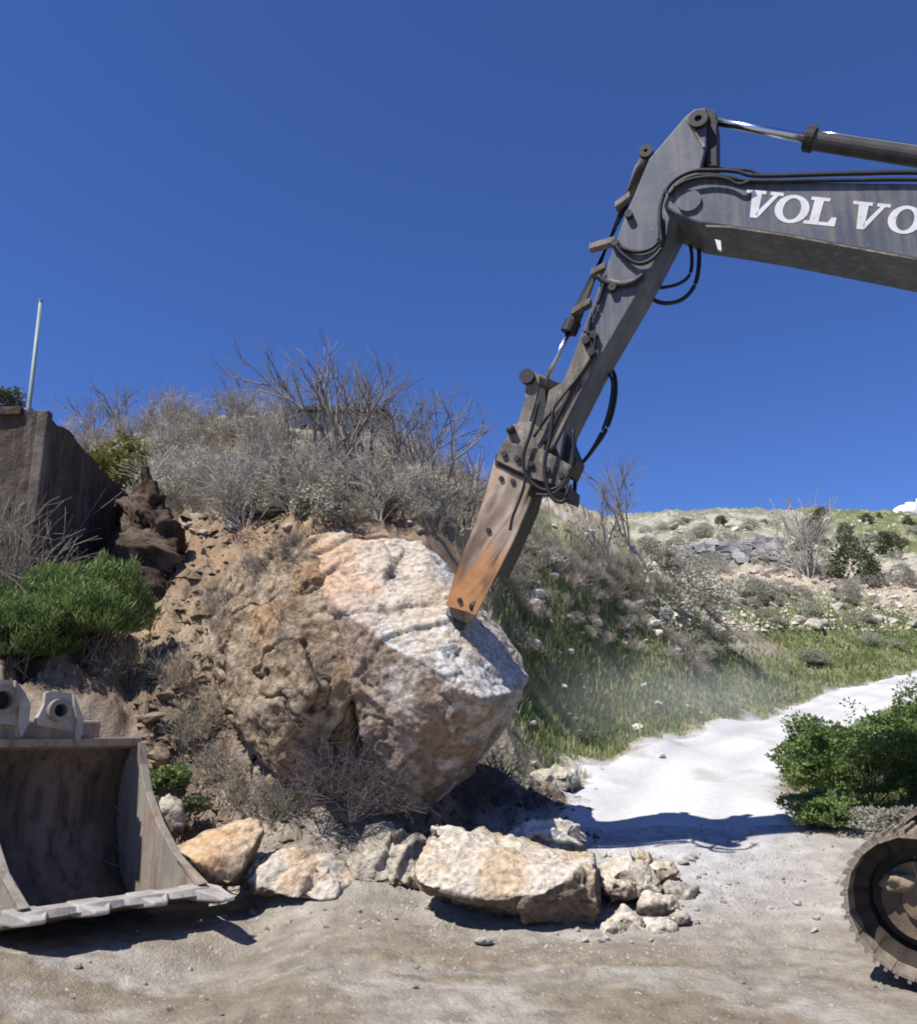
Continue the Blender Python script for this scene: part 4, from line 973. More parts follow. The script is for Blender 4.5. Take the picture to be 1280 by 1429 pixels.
def strip_shell(a, b, s0, s1):
    V, F = [], []; n = len(a)
    for s in (s0, s1):
        V += [bk(p[0], s, p[1]) for p in a]; V += [bk(p[0], s, p[1]) for p in b]
    for i in range(n - 1):
        F += [(i, i + 1, 2*n + i + 1, 2*n + i), (n + i + 1, n + i, 3*n + i, 3*n + i + 1), (i + 1, i, n + i, n + i + 1), (2*n + i, 2*n + i + 1, 3*n + i + 1, 3*n + i)]
    F += [(0, 2*n, 3*n, n), (n - 1, 2*n - 1, 4*n - 1, 3*n - 1)]
    return np.array(V), F
obj('shell', *strip_shell(ins, outs, 0.0, WB), M_bucketin, BU, smooth=True)
cheek = [(0.0, 0.0)] + [tuple(p) for p in outs[1:]] + [(-1.24, 1.07), (-1.18, 0.90), (-1.04, 0.68), (-0.78, 0.44), (-0.42, 0.20)]
for s0 in (0.0, WB):
    a = np.array([bk(x, s0 - 0.002 if s0 == 0 else s0 + 0.002, z) for x, z in cheek])
    sgn = 1 if s0 == 0 else -1
    V, F = prism(a, a + e_ * (0.035 * sgn))
    obj('cheek_plate', V, F, M_bucket, BU, bevel=0.006)
    g = [(-0.42, 0.20), (-0.78, 0.44), (-1.04, 0.68), (-1.18, 0.90), (-1.24, 1.07), (-1.19, 1.08), (-1.12, 0.89), (-0.98, 0.66), (-0.71, 0.41), (-0.35, 0.17), (0.06, 0.03), (0.0, 0.0)]
    a = np.array([bk(x, s0, z) for x, z in g]) - e_ * (0.018 * sgn)
    V, F = prism(a, a + e_ * (0.072 * sgn)); obj('side_cutter', V, F, M_bucket, BU, bevel=0.006)
# cutting edge, a little wavy with wear
V, F = [], []
ns = 40; L0 = -0.04; L1 = WB + 0.04
for i in range(ns + 1):
    s = L0 + (L1 - L0) * i / ns
    wv = 0.035 * abs(math.sin(math.pi * 4 * i / ns)) ** 0.7
    for dd, zz in ((-0.16, -0.01), (0.10 + wv, 0.005 + wv * 0.4), (0.13 + wv, -0.035), (-0.16, -0.075)):
        V.append(bk(dd, s, zz))
for i in range(ns):
    for k in range(4): F.append((i*4 + k, i*4 + (k+1) % 4, i*4 + 4 + (k+1) % 4, i*4 + 4 + k))
F += [(0, 1, 2, 3)[::-1], tuple(ns*4 + k for k in range(4))]
obj('cutting_edge', V, F, M_lip, BU, bevel=0.004)
for i in range(4):
    s = 0.0 + WB * i / 3; hw_ = 0.115; tl = 0.46 if i == 0 else 0.25
    def q(d, y, z): return bk(d, s + y, z)
    top = [(-0.12, hw_, 0.008), (-0.12, -hw_, 0.008), (0.12, -hw_ * 0.95, 0.018), (tl, -hw_ * 0.45, -0.02), (tl, hw_ * 0.45, -0.02), (0.12, hw_ * 0.95, 0.018)]
    bot = [(-0.12, hw_, -0.09), (-0.12, -hw_, -0.09), (0.12, -hw_ * 0.95, -0.075), (tl, -hw_ * 0.45, -0.05), (tl, hw_ * 0.45, -0.05), (0.12, hw_ * 0.95, -0.075)]
    obj('tooth', *prism(np.array([q(*t) for t in top]), np.array([q(*t) for t in bot])), M_lip, BU, bevel=0.016)
obj('top_rail', *strip_shell([(-1.34, 1.02), (-1.22, 1.05)], [(-1.34, 1.12), (-1.20, 1.12)], -0.02, WB + 0.02), M_bucket, BU, bevel=0.01)
obj('eye_base', *box(bk(-1.36, 0.86, 1.16), e_ * 0.52, d_ * 0.09, up * 0.11), M_bucket, BU, bevel=0.02)
# lifting eyes on top
def eye(pts, hole, rh, name, lab=None):
    Yd = bk(-0.90, 0, 1.3)
    def on(px, py, off=0):
        d = ray(px, py); o = bk(-1.19, 0.9, 1.1) + d_ * off
        return EYE + d * (((o - EYE) @ d_) / (d @ d_))
    a = np.array([on(x, y) for x, y in pts]); c = on(*hole); rr = rh
    # plate with a round hole: bridge the outline to a circle
    n = 28; u = e_; ang = [math.atan2((p - c) @ up, (p - c) @ u) for p in a]
    out = []; 
    for k in range(n):
        t = -math.pi + 2 * math.pi * k / n
        dv = u * math.cos(t) + up * math.sin(t); best = 0
        for i in range(len(a)):
            p0, p1 = a[i] - c, a[(i + 1) % len(a)] - c
            x0, z0, x1, z1 = p0 @ u, p0 @ up, p1 @ u, p1 @ up
            ct, st = math.cos(t), math.sin(t); den = ct * (z1 - z0) - st * (x1 - x0)
            if abs(den) < 1e-9: continue
            w_ = (st * x0 - ct * z0) / den
            if 0 <= w_ <= 1:
                h = ct * (x0 + w_ * (x1 - x0)) + st * (z0 + w_ * (z1 - z0))
                if h > best: best = h
        out.append(c + dv * max(best, rr * 1.1))
    inn = [c + rr * (u * math.cos(-math.pi + 2*math.pi*k/n) + up * math.sin(-math.pi + 2*math.pi*k/n)) for k in range(n)]
    th = 0.07; V = out + inn + [p - d_ * th for p in out] + [p - d_ * th for p in inn]; F = []
    for k in range(n):
        k2 = (k + 1) % n
        F += [(k, k2, n + k2, n + k), (2*n + k2, 2*n + k, 3*n + k, 3*n + k2), (k2, k, 2*n + k, 2*n + k2), (n + k, n + k2, 3*n + k2, 3*n + k)]
    o = obj(name, V, F, M_lip, BU)
    obj('bushing', *disc_ring(c + d_ * 0.015, d_, rr, rr * 1.75, 0.12, 24), M_bucket, o)
    obj('bore', *disc_ring(c - d_ * 0.05, d_, 0.001, rr * 1.02, 0.02, 24), M_dark, o)
    # the thick outer flange that ends in a downward point
    return o
Z4 = lambda pts: [(x / 6.4, 930 + y / 6.4) for x, y in pts]
eye(Z4([(410,215),(660,240),(700,340),(740,440),(735,590),(600,575),(460,545),(300,515),(350,440),(400,330)]), (80.5, 991), 0.055, 'lifting_eye')
eye(Z4([(-150,118),(140,118),(225,230),(270,330),(262,520),(165,520),(0,510),(-150,500)]), (0.5, 977), 0.075, 'lifting_eye')
def spike(pts):
    def on(px, py, off=0.0):
        d = ray(px, py); o = bk(-1.19, 0.9, 1.1) + d_ * off
        return EYE + d * (((o - EYE) @ d_) / (d @ d_))
    a = np.array([on(x, y, 0.05) for x, y in pts]); obj('hook_flange', *prism(a, a - d_ * 0.13), M_lip, BU, bevel=0.008)
spike(Z4([(660,240),(700,330),(752,470),(745,590),(690,705),(672,590),(690,470),(665,350)]))
spike(Z4([(140,118),(225,225),(278,330),(262,500),(195,635),(168,520),(172,330),(135,190)]))

# ------------------------------------------------------------------ the far things: terrace wall, house, cloud
def block_mesh(seed):
    r = np.random.RandomState(seed); V, F = box((0, 0, 0), (1, 0, 0), (0, 1, 0), (0, 0, 1)); V = V * (1 + 0.13 * r.normal(size=V.shape))
    return mesh_np('stone_block', V, F, M_wallgrey)
def terrace():
    t = empty('terrace_wall', P(1005, 790, 52.5))
    o0 = ORG[t.name]; blocks = [block_mesh(60 + i) for i in range(4)]
    xs0, xs1 = P(938, 780, 52.5)[0], P(1092, 780, 52.5)[0]
    k = 0
    for row in range(4):
        x = xs0 - random.uniform(0, .5)
        while x < xs1:
            wd = random.uniform(0.45, 0.85)
            yy = 52.5 + 0.25 * row * 0.3
            base = H1(x, 52.5)
            o = bpy.data.objects.new('stone_block', random.choice(blocks)); C.objects.link(o); o.parent = t
            o.location = Vector((x + wd / 2 - o0[0], yy - o0[1], base + 0.18 + row * 0.36 - o0[2]))
            o.scale = (wd * 0.5, 0.4, 0.18); o.rotation_euler = (0, random.uniform(-.1, .1), random.choice((0, math.pi)))
            x += wd; k += 1
    tag(t, 'grey dry stone terrace wall on the far hillside', 'wall')
terrace()
def house():
    HY = 20.5
    c = P(470, 606, HY); x0, x1 = P(404, 600, HY)[0], P(535, 600, HY)[0]
    zt = P(478, 576, HY)[2]; zb = H1(c[0], HY) - 0.4
    t = empty('small_house', (c[0], HY + 1.2, zb))
    obj('walls', *box(((x0 + x1) / 2, HY + 1.2, (zt + zb) / 2), ((x1 - x0) / 2, 0, 0), (0, 1.2, 0), (0, 0, (zt - zb) / 2)), M_house, t)
    obj('roof', *box(((x0 + x1) / 2, HY + 1.2, zt + 0.06), ((x1 - x0) / 2 + 0.15, 0, 0), (0, 1.4, 0), (0, 0, 0.055)), M_roof, t, bevel=0.01)
    wx = P(431, 612, HY)[0]; wz = P(431, 610, HY)[2]
    f = obj('window', *box((wx, HY - 0.01, wz), (0.24, 0, 0), (0, 0.03, 0), (0, 0, 0.3)), M_conc, t)
    obj('pane', *box((wx, HY - 0.045, wz), (0.19, 0, 0), (0, 0.012, 0), (0, 0, 0.25)), M_glass, f)
    tag(t, 'low grey house with flat dark roof behind the bare trees', 'house')
house()
def cloud():
    bm = bmesh.new(); r = np.random.RandomState(3)
    c = P(1296, 720, 900)
    for k in range(16):
        q = r.normal(size=3) * np.array([16, 10, 5]); s = r.uniform(8, 16)
        bmesh.ops.create_icosphere(bm, subdivisions=3, radius=s, matrix=Matrix.Translation(Vector(c + q)))
    V = np.array([v.co[:] for v in bm.verts]); F = [tuple(v.index for v in f.verts) for f in bm.faces]; bm.free()
    V = V + (V - c) * 0.12 * fbm(V * 0.08, 4)[:, None]
    o = obj('cloud', V, F, M_cloud, smooth=True, loc=c); tag(o, 'small white cloud rising behind the far hill crest', 'cloud')
cloud()

# ------------------------------------------------------------------ plants
def grow(r, p, d, ln, rd, depth, out, spread, bend, kids, gravity=0.0):
    n = 3 if depth > 0 else 2; seg = ln / n; pts = [p]
    for i in range(n):
        d = d + r.normal(size=3) * bend + np.array([0, 0, gravity]); d /= np.linalg.norm(d)
        q = p + d * seg; out.append((p, q, rd * (1 - 0.28 * i / n), rd * (1 - 0.28 * (i + 1) / n), depth)); p = q
        if depth > 0 and (i > 0 or r.random_sample() < 0.6):
            for _ in range(kids if i == n - 1 else max(1, kids - 1)):
                s = r.normal(size=3); s -= d * (s @ d); s /= np.linalg.norm(s) + 1e-9
                nd = d + s * spread * r.uniform(0.6, 1.3); nd /= np.linalg.norm(nd)
                grow(r, p, nd, ln * r.uniform(0.5, 0.8), rd * 0.55, depth - 1, out, spread, bend, kids, gravity)
def segs_mesh(segs, rmin):
    n = len(segs); p0 = np.array([s[0] for s in segs]); p1 = np.array([s[1] for s in segs])
    r0 = np.maximum([s[2] for s in segs], rmin); r1 = np.maximum([s[3] for s in segs], rmin)
    d = p1 - p0; d /= np.linalg.norm(d, axis=1)[:, None] + 1e-9
    a = np.where(np.abs(d[:, 2:3]) < 0.9, np.array([[0, 0, 1.0]]), np.array([[1.0, 0, 0]]))
    u = np.cross(d, a); u /= np.linalg.norm(u, axis=1)[:, None]; v = np.cross(d, u)
    V = np.empty((n, 6, 3))
    for k in range(3):
        c, s = math.cos(2.094 * k), math.sin(2.094 * k); o = u * c + v * s
        V[:, k] = p0 + o * r0[:, None]; V[:, 3 + k] = p1 + o * r1[:, None]
    f = np.array([[0, 1, 4, 3], [1, 2, 5, 4], [2, 0, 3, 5]])
    return V.reshape(-1, 3), (f[None] + 6 * np.arange(n)[:, None, None]).reshape(-1, 4)
def shrub_proto(seed, m, stems=16, h=1.0, depth=2, rd=0.012, spread=0.75, kids=2, lean=0.6, rmin=0.004, extra=None):
    r = np.random.RandomState(seed); out = []
    for k in range(stems):
        a = r.uniform(0, 6.28); t = r.uniform(0.0, lean)
        d = np.array([math.cos(a) * math.sin(t), math.sin(a) * math.sin(t), math.cos(t)])
        grow(r, np.array([math.cos(a), math.sin(a), 0]) * r.uniform(0, 0.12) - np.array([0, 0, 0.05]), d, h * r.uniform(0.45, 0.75), rd, depth, out, spread, 0.14, kids)
    V, F = segs_mesh(out, rmin); return mesh_np('twigs', V, F, m)
def leaf_cloud(r, n, size, rad3, centre, flat=0.3, hollow=0.55, clump=2.2, long=1.6, upright=0.0, wide=0.4):
    """leaves spread through a crown: denser in clumps, with gaps"""
    P_ = []
    while sum(len(q) for q in P_) < n:
        q = r.normal(size=(n * 3, 3)); q /= np.linalg.norm(q, axis=1)[:, None]; q *= (r.uniform(hollow ** 3, 1, len(q)) ** (1 / 3))[:, None]
        k = fbm(q * clump + centre.sum(), 3); bulge = 1 + 0.34 * fbm(q * 1.7 + 3 + centre.sum(), 2)
        q = q * bulge[:, None]; q = q[(k > -0.12) & (q[:, 2] > -0.55)]; P_.append(q)
    q = np.vstack(P_)[:n] * rad3 + centre
    d = r.normal(size=(n, 3)); d /= np.linalg.norm(d, axis=1)[:, None]; d[:, 2] = np.abs(d[:, 2]) * 0.8 + upright; d /= np.linalg.norm(d, axis=1)[:, None]
    u, = (np.cross(d, r.normal(size=(n, 3))),); u /= np.linalg.norm(u, axis=1)[:, None] + 1e-9
    s = size * r.uniform(0.6, 1.4, n)[:, None]
    V = np.stack([q, q + d * s * long * 0.5 + u * s * wide, q + d * s * long, q + d * s * long * 0.5 - u * s * wide], 1)
    F = np.arange(n * 4).reshape(-1, 4); return V.reshape(-1, 3), F
def leaf_mesh(seed, n, size, rad3, m, **k):
    r = np.random.RandomState(seed); V, F = leaf_cloud(r, n, size, np.array(rad3), np.array([0, 0, rad3[2] * 0.45]), **k)
    return mesh_np('foliage', V, F, m)

PROTO = {
 'grey': [shrub_proto(100 + i, M_twig, 16, 1.0, 2, 0.014, rmin=0.0055) for i in range(4)],
 'pink': [shrub_proto(120 + i, M_pink, 22, 0.8, 2, 0.012, lean=0.95, rmin=0.006) for i in range(3)],
 'dry': [shrub_proto(140 + i, M_dry, 24, 0.8, 2, 0.010, lean=0.9, rmin=0.005) for i in range(3)],
 'thin': [shrub_proto(170 + i, M_thin, 20, 1.0, 2, 0.006, rmin=0.0022) for i in range(3)],
 'purple': [shrub_proto(160 + i, M_purple, 22, 0.8, 2, 0.010, lean=1.1, rmin=0.003) for i in range(2)],
 'sage': [leaf_mesh(180 + i, 2600, 0.035, (0.62, 0.62, 0.5), M_greybush, hollow=0.3) for i in range(3)],
 'olive': [leaf_mesh(190 + i, 1500, 0.06, (0.6, 0.6, 0.55), M_dkleaf, hollow=0.3) for i in range(2)],
}
def put_shrub(kind, p, s, label, group, cat='shrub', name='dry_shrub', sz=1.0):
    o = bpy.data.objects.new(name, random.choice(PROTO[kind])); C.objects.link(o)
    o.location = (float(p[0]), float(p[1]), float(p[2]) - 0.03 * s); o.scale = (s * random.uniform(.85, 1.2), s * random.uniform(.85, 1.2), s * sz * random.uniform(.8, 1.2))
    o.rotation_euler = (random.uniform(-.12, .12), random.uniform(-.12, .12), random.uniform(0, 6.28))
    return tag(o, label, cat, group)
def shrubs(kind, n, bx, s0, s1, label, group, y0=3, y1=110, name='dry_shrub', sz=1.0, keep=None):
    px = rng.uniform(bx[0], bx[2], n * 3); py = rng.uniform(bx[1], bx[3], n * 3); ok = np.ones(n * 3, bool)
    if keep: ok = np.array([keep(a, b) for a, b in zip(px, py)])
    px, py = px[ok][:n], py[ok][:n]
    q = ground_px(px, py, y0, y1)
    for x, y, p in zip(px, py, q):
        if not np.isnan(p[0]): put_shrub(kind, p, random.uniform(s0, s1), label(x, y) if callable(label) else label, group, name=name, sz=sz)

def lwhere(what):
    def f(x, y):
        a = 'beyond the broken wall end' if x < 330 else 'below the grey house' if x < 470 else 'above the boulder top' if x < 600 else 'beside the breaker'
        b = 'high on the hillside' if y < 655 else 'low on the hillside'
        return what + ' ' + b + ' ' + a
    return f
def swhere(what):
    def f(x, y):
        a = 'near the breaker' if x < 790 else 'midway to the road' if x < 890 else 'close to the green verge'
        return what + ' on the right slope ' + a
    return f
def fwhere(what):
    def f(x, y):
        a = 'left of the terrace wall' if x < 935 else 'around the terrace wall' if x < 1095 else 'right of the terrace wall'
        b = 'above the stony band' if y < 795 else 'in the stony band'
        return 'far ' + what + ' ' + b + ' ' + a
    return f
leftk = lambda x, y: y > 600 + max(0, (x - 420)) * 0.40 and not (x < 215 and y > 560 + 0.93 * (x - 60)) and not (400 < x < 540 and y < 640)
shrubs('grey', 52, (200, 590, 690, 740), 0.4, 0.85, lwhere('leafless grey shrub'), 'grey brush on the left hillside', 12, 30, keep=leftk)
shrubs('sage', 55, (190, 600, 680, 725), 0.35, 0.85, lwhere('low sage coloured bush'), 'sage bushes on the left hillside', 12, 30, name='sage_bush', keep=leftk)
shrubs('dry', 62, (200, 590, 690, 725), 0.3, 0.7, lwhere('straw coloured dry shrub'), 'straw shrubs on the left hillside', 12, 30, keep=leftk)
# ridge line: thin shrubs against the sky
for px in np.linspace(95, 640, 46):
    if 400 < px < 520: continue
    py = np.interp(px, [80, 220, 330, 450, 560, 660], [640, 604, 586, 598, 638, 672]) + random.uniform(-2, 14)
    q = ground_px([px + random.uniform(-8, 8)], [py], 12, 34)[0]
    if np.isnan(q[0]): q = P(px, py, 21.5); q[2] = H1(q[0], q[1])
    put_shrub('grey', q, random.uniform(0.4, 0.7), 'thin leafless shrub on the ridge ' + ('above the wall' if px < 200 else 'above the sage brush' if px < 405 else 'right of the house'), 'leafless shrubs on the ridge', sz=1.2)
slope = lambda x, y: 765 + max(0, x - 760) * 0.55 < y < 845 + (x - 700) * 0.46
shrubs('pink', 34, (690, 760, 975, 960), 0.25, 0.5, swhere('pinkish grey dry shrub'), 'pinkish shrubs on the slope', 11, 30, keep=slope)
shrubs('sage', 30, (700, 740, 1010, 930), 0.25, 0.6, swhere('grey green bush'), 'grey green bushes on the slope', 11, 34, name='sage_bush', keep=lambda x, y: y > 745 + max(0, x - 760) * 0.5)
shrubs('dry', 34, (715, 735, 960, 880), 0.3, 0.6, swhere('straw coloured shrub'), 'straw shrubs on the right slope', 11, 34, keep=lambda x, y: 735 + max(0, x - 760) * 0.48 < y < 800 + max(0, x - 760) * 0.5)
shrubs('sage', 90, (900, 725, 1280, 860), 0.5, 1.5, fwhere('grey green bush'), 'bushes on the far hillside', 30, 110, name='sage_bush', sz=0.8)
shrubs('olive', 16, (1000, 718, 1280, 770), 0.5, 1.2, 'small dark bush near the far hill crest', 'dark bushes of the far crest', 40, 110, name='dark_bush')
shrubs('sage', 16, (960, 860, 1270, 925), 0.4, 0.9, 'low pale bush on the green slope above the road', 'pale bushes above the road', 20, 50, name='sage_bush', sz=0.7)
for (px, py, s, k, lab) in [(1190, 806, 2.6, 'olive', 'round dark green bush standing on the far stony band'), (1130, 806, 3.2, 'grey', 'tall leafless shrub left of the dark green far bush'),
                            (945, 812, 2.0, 'sage', 'grey bush below the terrace wall'), (965, 860, 2.2, 'sage', 'large grey green bush at the lower end of the shrub slope'), (1240, 772, 1.6, 'olive', 'small dark bush under the far crest at the right edge')]:
    q = ground_px([px], [py], 20, 110)[0]
    if not np.isnan(q[0]): put_shrub(k, q, s, lab, None, name='hill_bush')
# purple-grey brush hanging below the boulder, and dry tufts on the bank
for px, py, Y, s in [(470,1100,8.15,0.5),(510,1110,8.1,0.5),(445,1080,8.15,0.4),(535,1130,8.2,0.45),(430,1120,8.2,0.5),(490,1140,8.05,0.5)]:
    q = P(px, py, Y); put_shrub('purple', q, s, 'tangled grey purple brush ' + {470: 'highest against the earthy rock', 510: 'right under the boulder front', 445: 'leftmost before the earthy rock', 535: 'at the boulder foot', 430: 'low above the cream rock', 490: 'nearest above the pointed rock'}[px], 'purple brush under the boulder')
for px, py, s in [(255,1050,0.5),(285,1030,0.5),(330,1120,0.45),(300,1090,0.4),(400,1140,0.45),(385,1150,0.4),(240,960,0.4),(300,860,0.35),(350,1140,0.4),(180,960,0.45),(160,950,0.4)]:
    q = ground_px([px], [py], 6, 16)[0]; put_shrub('dry', q, s, 'straw coloured tuft on the soil bank ' + ('above the bucket' if px < 245 else 'beside the green plants' if px < 320 else 'above the cream rock'), 'dry tufts on the soil bank', name='dry_tuft')
_v = np.empty(len(outcrop.data.vertices) * 3, np.float32); outcrop.data.vertices.foreach_get('co', _v); _v = _v.reshape(-1, 3) + np.array(outcrop.location)
_n = np.empty(len(_v) * 3, np.float32); outcrop.data.vertex_normals.foreach_get('vector', _n); _n = _n.reshape(-1, 3)
_ok = np.where((_n[:, 1] < -0.15) & (_n[:, 2] > 0.05))[0]
for k in rng.choice(_ok, 14):
    o = put_shrub(random.choice(('dry', 'thin', 'purple')), _v[k] - 0.03 * _n[k], random.uniform(0.18, 0.34), 'dry tuft rooted in the earthy rock mass ' + ('high up' if _v[k][2] > 1.9 else 'halfway down' if _v[k][2] > 1.2 else 'near its foot'), 'dry tufts on the earthy rock', name='dry_tuft')
    o.rotation_euler = (0.7, random.uniform(-.4, .4), random.uniform(-.5, .5))
for px, py, s in [(690,1120,0.55),(730,1125,0.5),(650,1130,0.5),(760,1120,0.35),(700,1090,0.5)]:
    q = ground_px([px], [py], 6, 16)[0]; put_shrub('purple', q, s, 'dark brush in the shade right of the boulder foot', 'shaded brush beside the boulder')
for px, py, Y, s in [(20,800,9.9,1.05),(60,820,9.9,0.7),(0,790,10.0,1.15)]:
    q = P(px, py + 90, Y); q[2] = H1(q[0], q[1]); put_shrub('thin', q, s * 1.25, 'bare twiggy shrub ' + {20: 'before the wall under the pole', 60: 'before the corner pier', 85: 'before the long side of the wall', 0: 'at the frame edge before the wall', 40: 'highest before the wall'}[px], 'bare shrubs before the wall')

# bare trees: trunk and branches
def tree_proto(seed, h):
    r = np.random.RandomState(seed); out = []
    for k in range(r.randint(2, 4)):
        a = r.uniform(0, 6.28); t = r.uniform(0.05, 0.4)
        grow(r, np.array([math.cos(a) * 0.08, math.sin(a) * 0.08, -0.2]), np.array([math.cos(a) * math.sin(t), math.sin(a) * math.sin(t), math.cos(t)]), h * 0.62, 0.055, 3, out, 0.55, 0.10, 2, 0.03)
    tr = [s for s in out if s[4] >= 3]; br = [s for s in out if s[4] < 3]
    t = empty('bare_tree', (0, 0, 0))
    for nm, ss, rm in (('trunk', tr, 0.02), ('branches', br, 0.007)):
        V, F = segs_mesh(ss, rm); me = mesh_np(nm, V, F, M_bark if nm == 'trunk' else M_branch)
        o = bpy.data.objects.new(nm, me); C.objects.link(o); o.parent = t
    return t
trees = [tree_proto(300 + i, 2.4) for i in range(4)]
spots = [(478,730,14.0,1.0,'tallest leafless tree rising behind the boulder into the sky'),(515,725,15.0,0.85,'leafless tree beside the tallest bare tree behind the boulder'),(440,715,15.5,0.8,'leaning leafless tree above the left shoulder of the boulder'),
         (560,722,15.0,0.75,'bare tree above the boulder top between trees and breaker'),(610,745,14.2,0.8,'dark stemmed bare tree nearest to the breaker'),(650,740,15.2,0.6,'small bare tree just behind the breaker'),
         (395,690,17.0,0.65,'small bare tree among brush in front of the house'),(590,705,18.0,0.75,'slender bare tree farther back behind the boulder'),(520,660,20.5,0.7,'bare tree near the right wall of the house')]
for i, (px, py, Y, s, lab) in enumerate(spots):
    t = trees[i] if i < 4 else copy_tree(trees[i % 4])
    q = P(px, py, Y); t.location = (q[0], q[1], H1(q[0], q[1])); t.scale = (s * 0.9, s * 0.9, s * 0.92); t.rotation_euler = (0, 0, i * 1.3)
    tag(t, lab, 'tree')
for i, (px, py, Y, s) in enumerate([(135,620,19,0.45),(175,612,19.5,0.5),(205,610,20,0.45),(110,640,18,0.4),(335,590,22,0.42),(300,596,22,0.35)]):
    t = copy_tree(trees[i % 4]); q = P(px, py, Y); t.location = (q[0], q[1], H1(q[0], q[1])); t.scale = (s,) * 3; t.rotation_euler = (0, 0, i * 2.1)
    tag(t, 'small bare tree on the ridge between wall and house', 'tree', 'bare trees on the left ridge')
t = copy_tree(trees[1]); q = P(882, 790, 24); t.location = (q[0], q[1], H1(q[0], q[1])); t.scale = (0.75, 0.75, 0.95); tag(t, 'dark bare sapling on the slope crest right of the breaker', 'tree')
t = copy_tree(trees[2]); q = P(845, 770, 22); t.location = (q[0], q[1], H1(q[0], q[1])); t.scale = (0.55, 0.55, 0.6); tag(t, 'brownish bare sapling next to the breaker hose loop', 'tree')

def leafy(name, px, py, Y, rad3, n, size, m, label, long=1.6, hollow=0.5, seed=1, z=None, stems=14, **kw):
    c = P(px, py, Y); gz = H1(c[0], c[1]) if z is None else z
    t = empty(name, (c[0], c[1], gz)); r = np.random.RandomState(seed)
    V, F = leaf_cloud(r, n, size, np.array(rad3), c, hollow=hollow, long=long, **kw)
    V[:, 2] = np.maximum(V[:, 2], gz - 0.1) if z is None else V[:, 2]
    obj('foliage', V, F, m, t)
    out = []
    for k in range(stems):
        a = r.uniform(0, 6.28); tl = r.uniform(0.1, 0.9)
        grow(r, np.array([c[0], c[1], gz - 0.05]) + 0.1 * r.normal(size=3) * [1, 1, 0], np.array([math.cos(a) * math.sin(tl), math.sin(a) * math.sin(tl), math.cos(tl)]), max(rad3[2], c[2] - gz) * 0.7, 0.012, 1, out, 0.6, 0.12, 2)
    V, F = segs_mesh(out, 0.004); obj('stems', V, F, M_bark, t)
    return tag(t, label, 'bush')
leafy('green_bush', 1205, 1065, 10.5, (0.95, 0.8, 0.56), 30000, 0.030, M_leaf, 'large dark green bush beside the road at the right', seed=5)
leafy('green_bush', 1300, 1045, 11.2, (0.9, 0.8, 0.68), 20000, 0.032, M_leaf, 'green bush at the right frame edge behind the large bush', seed=6)
leafy('green_bush', 1152, 1130, 9.3, (0.40, 0.4, 0.24), 8000, 0.024, M_leaf2, 'small bright green bush in front of the large dark bush', seed=7)
leafy('green_bush', 1260, 1145, 8.6, (0.45, 0.4, 0.13), 5000, 0.02, M_greybush, 'low grey green plant above the excavator track', seed=8)
leafy('weed_bush', 128, 850, 9.7, (0.64, 0.5, 0.52), 20000, 0.026, M_leaf2, 'bright green feathery bush below the retaining wall', seed=9, long=4.0, upright=0.7, wide=0.28)
leafy('weed_bush', 40, 888, 9.5, (0.60, 0.5, 0.42), 17000, 0.026, M_leaf, 'darker green bush left of the bright one below the wall', seed=10, long=4.0, upright=0.7, wide=0.28)
leafy('weed_bush', -40, 880, 9.6, (0.5, 0.5, 0.45), 9000, 0.028, M_leaf, 'dark green bush cut by the left edge of the picture', seed=12, long=4.0, upright=0.7, wide=0.28)
leafy('yellow_bush', 165, 655, 15.6, (0.55, 0.5, 0.55), 3600, 0.05, M_leaf3, 'yellow green bush peeking over the top of the wall', seed=13, long=2.0)
leafy('wall_top_bush', 2, 562, 11.2, (0.28, 0.3, 0.2), 2200, 0.03, M_dkleaf, 'small dark bush on top of the wall beside the pole', seed=14)
leafy('green_tuft', 235, 1090, 8.6, (0.22, 0.2, 0.14), 1500, 0.03, M_leaf, 'small green plant on the bank beside the bucket cheek', seed=15)
leafy('green_tuft', 270, 1125, 8.3, (0.17, 0.2, 0.10), 1000, 0.025, M_dkleaf, 'small dark plant just above the orange rock', seed=16)
leafy('green_tuft', 860, 1085, 10.6, (0.01, 0.01, 0.01), 10, 0.01, M_leaf, 'x', seed=16) if False else None

# grass: blades as one mass
def blades(name, q, hmin, hmax, wid, m, label, lean=0.5, seed=0):
    r = np.random.RandomState(seed); n = len(q)
    a = r.uniform(0, 6.28, n); h = hmin + (hmax - hmin) * r.random_sample(n) ** 1.5
    h = h[:, None]; d = np.stack([np.cos(a), np.sin(a), 0 * a], 1); s = np.stack([-np.sin(a), np.cos(a), 0 * a], 1)
    ln = (lean * r.random_sample(n))[:, None]; u = np.array([[0, 0, 1.0]]); w_ = (wid * r.uniform(0.6, 1.4, n))[:, None] * np.clip(q[:, 1:2] / 12, 0.7, 3)
    q = q - u * 0.02
    V = np.stack([q - s * w_, q + s * w_, q + d * h * ln * 0.4 + u * h * 0.6 + s * w_ * 0.7, q + d * h * ln * 0.4 + u * h * 0.6 - s * w_ * 0.7, q + d * h * ln + u * h * (1 - 0.3 * ln)], 1)
    b = 5 * np.arange(n)[:, None]
    F = np.concatenate([b + np.array([[0, 1, 2]]), b + np.array([[0, 2, 3]]), b + np.array([[3, 2, 4]])])
    o = obj(name, V.reshape(-1, 3), F, m); tag(o, label, None, None, 'stuff')
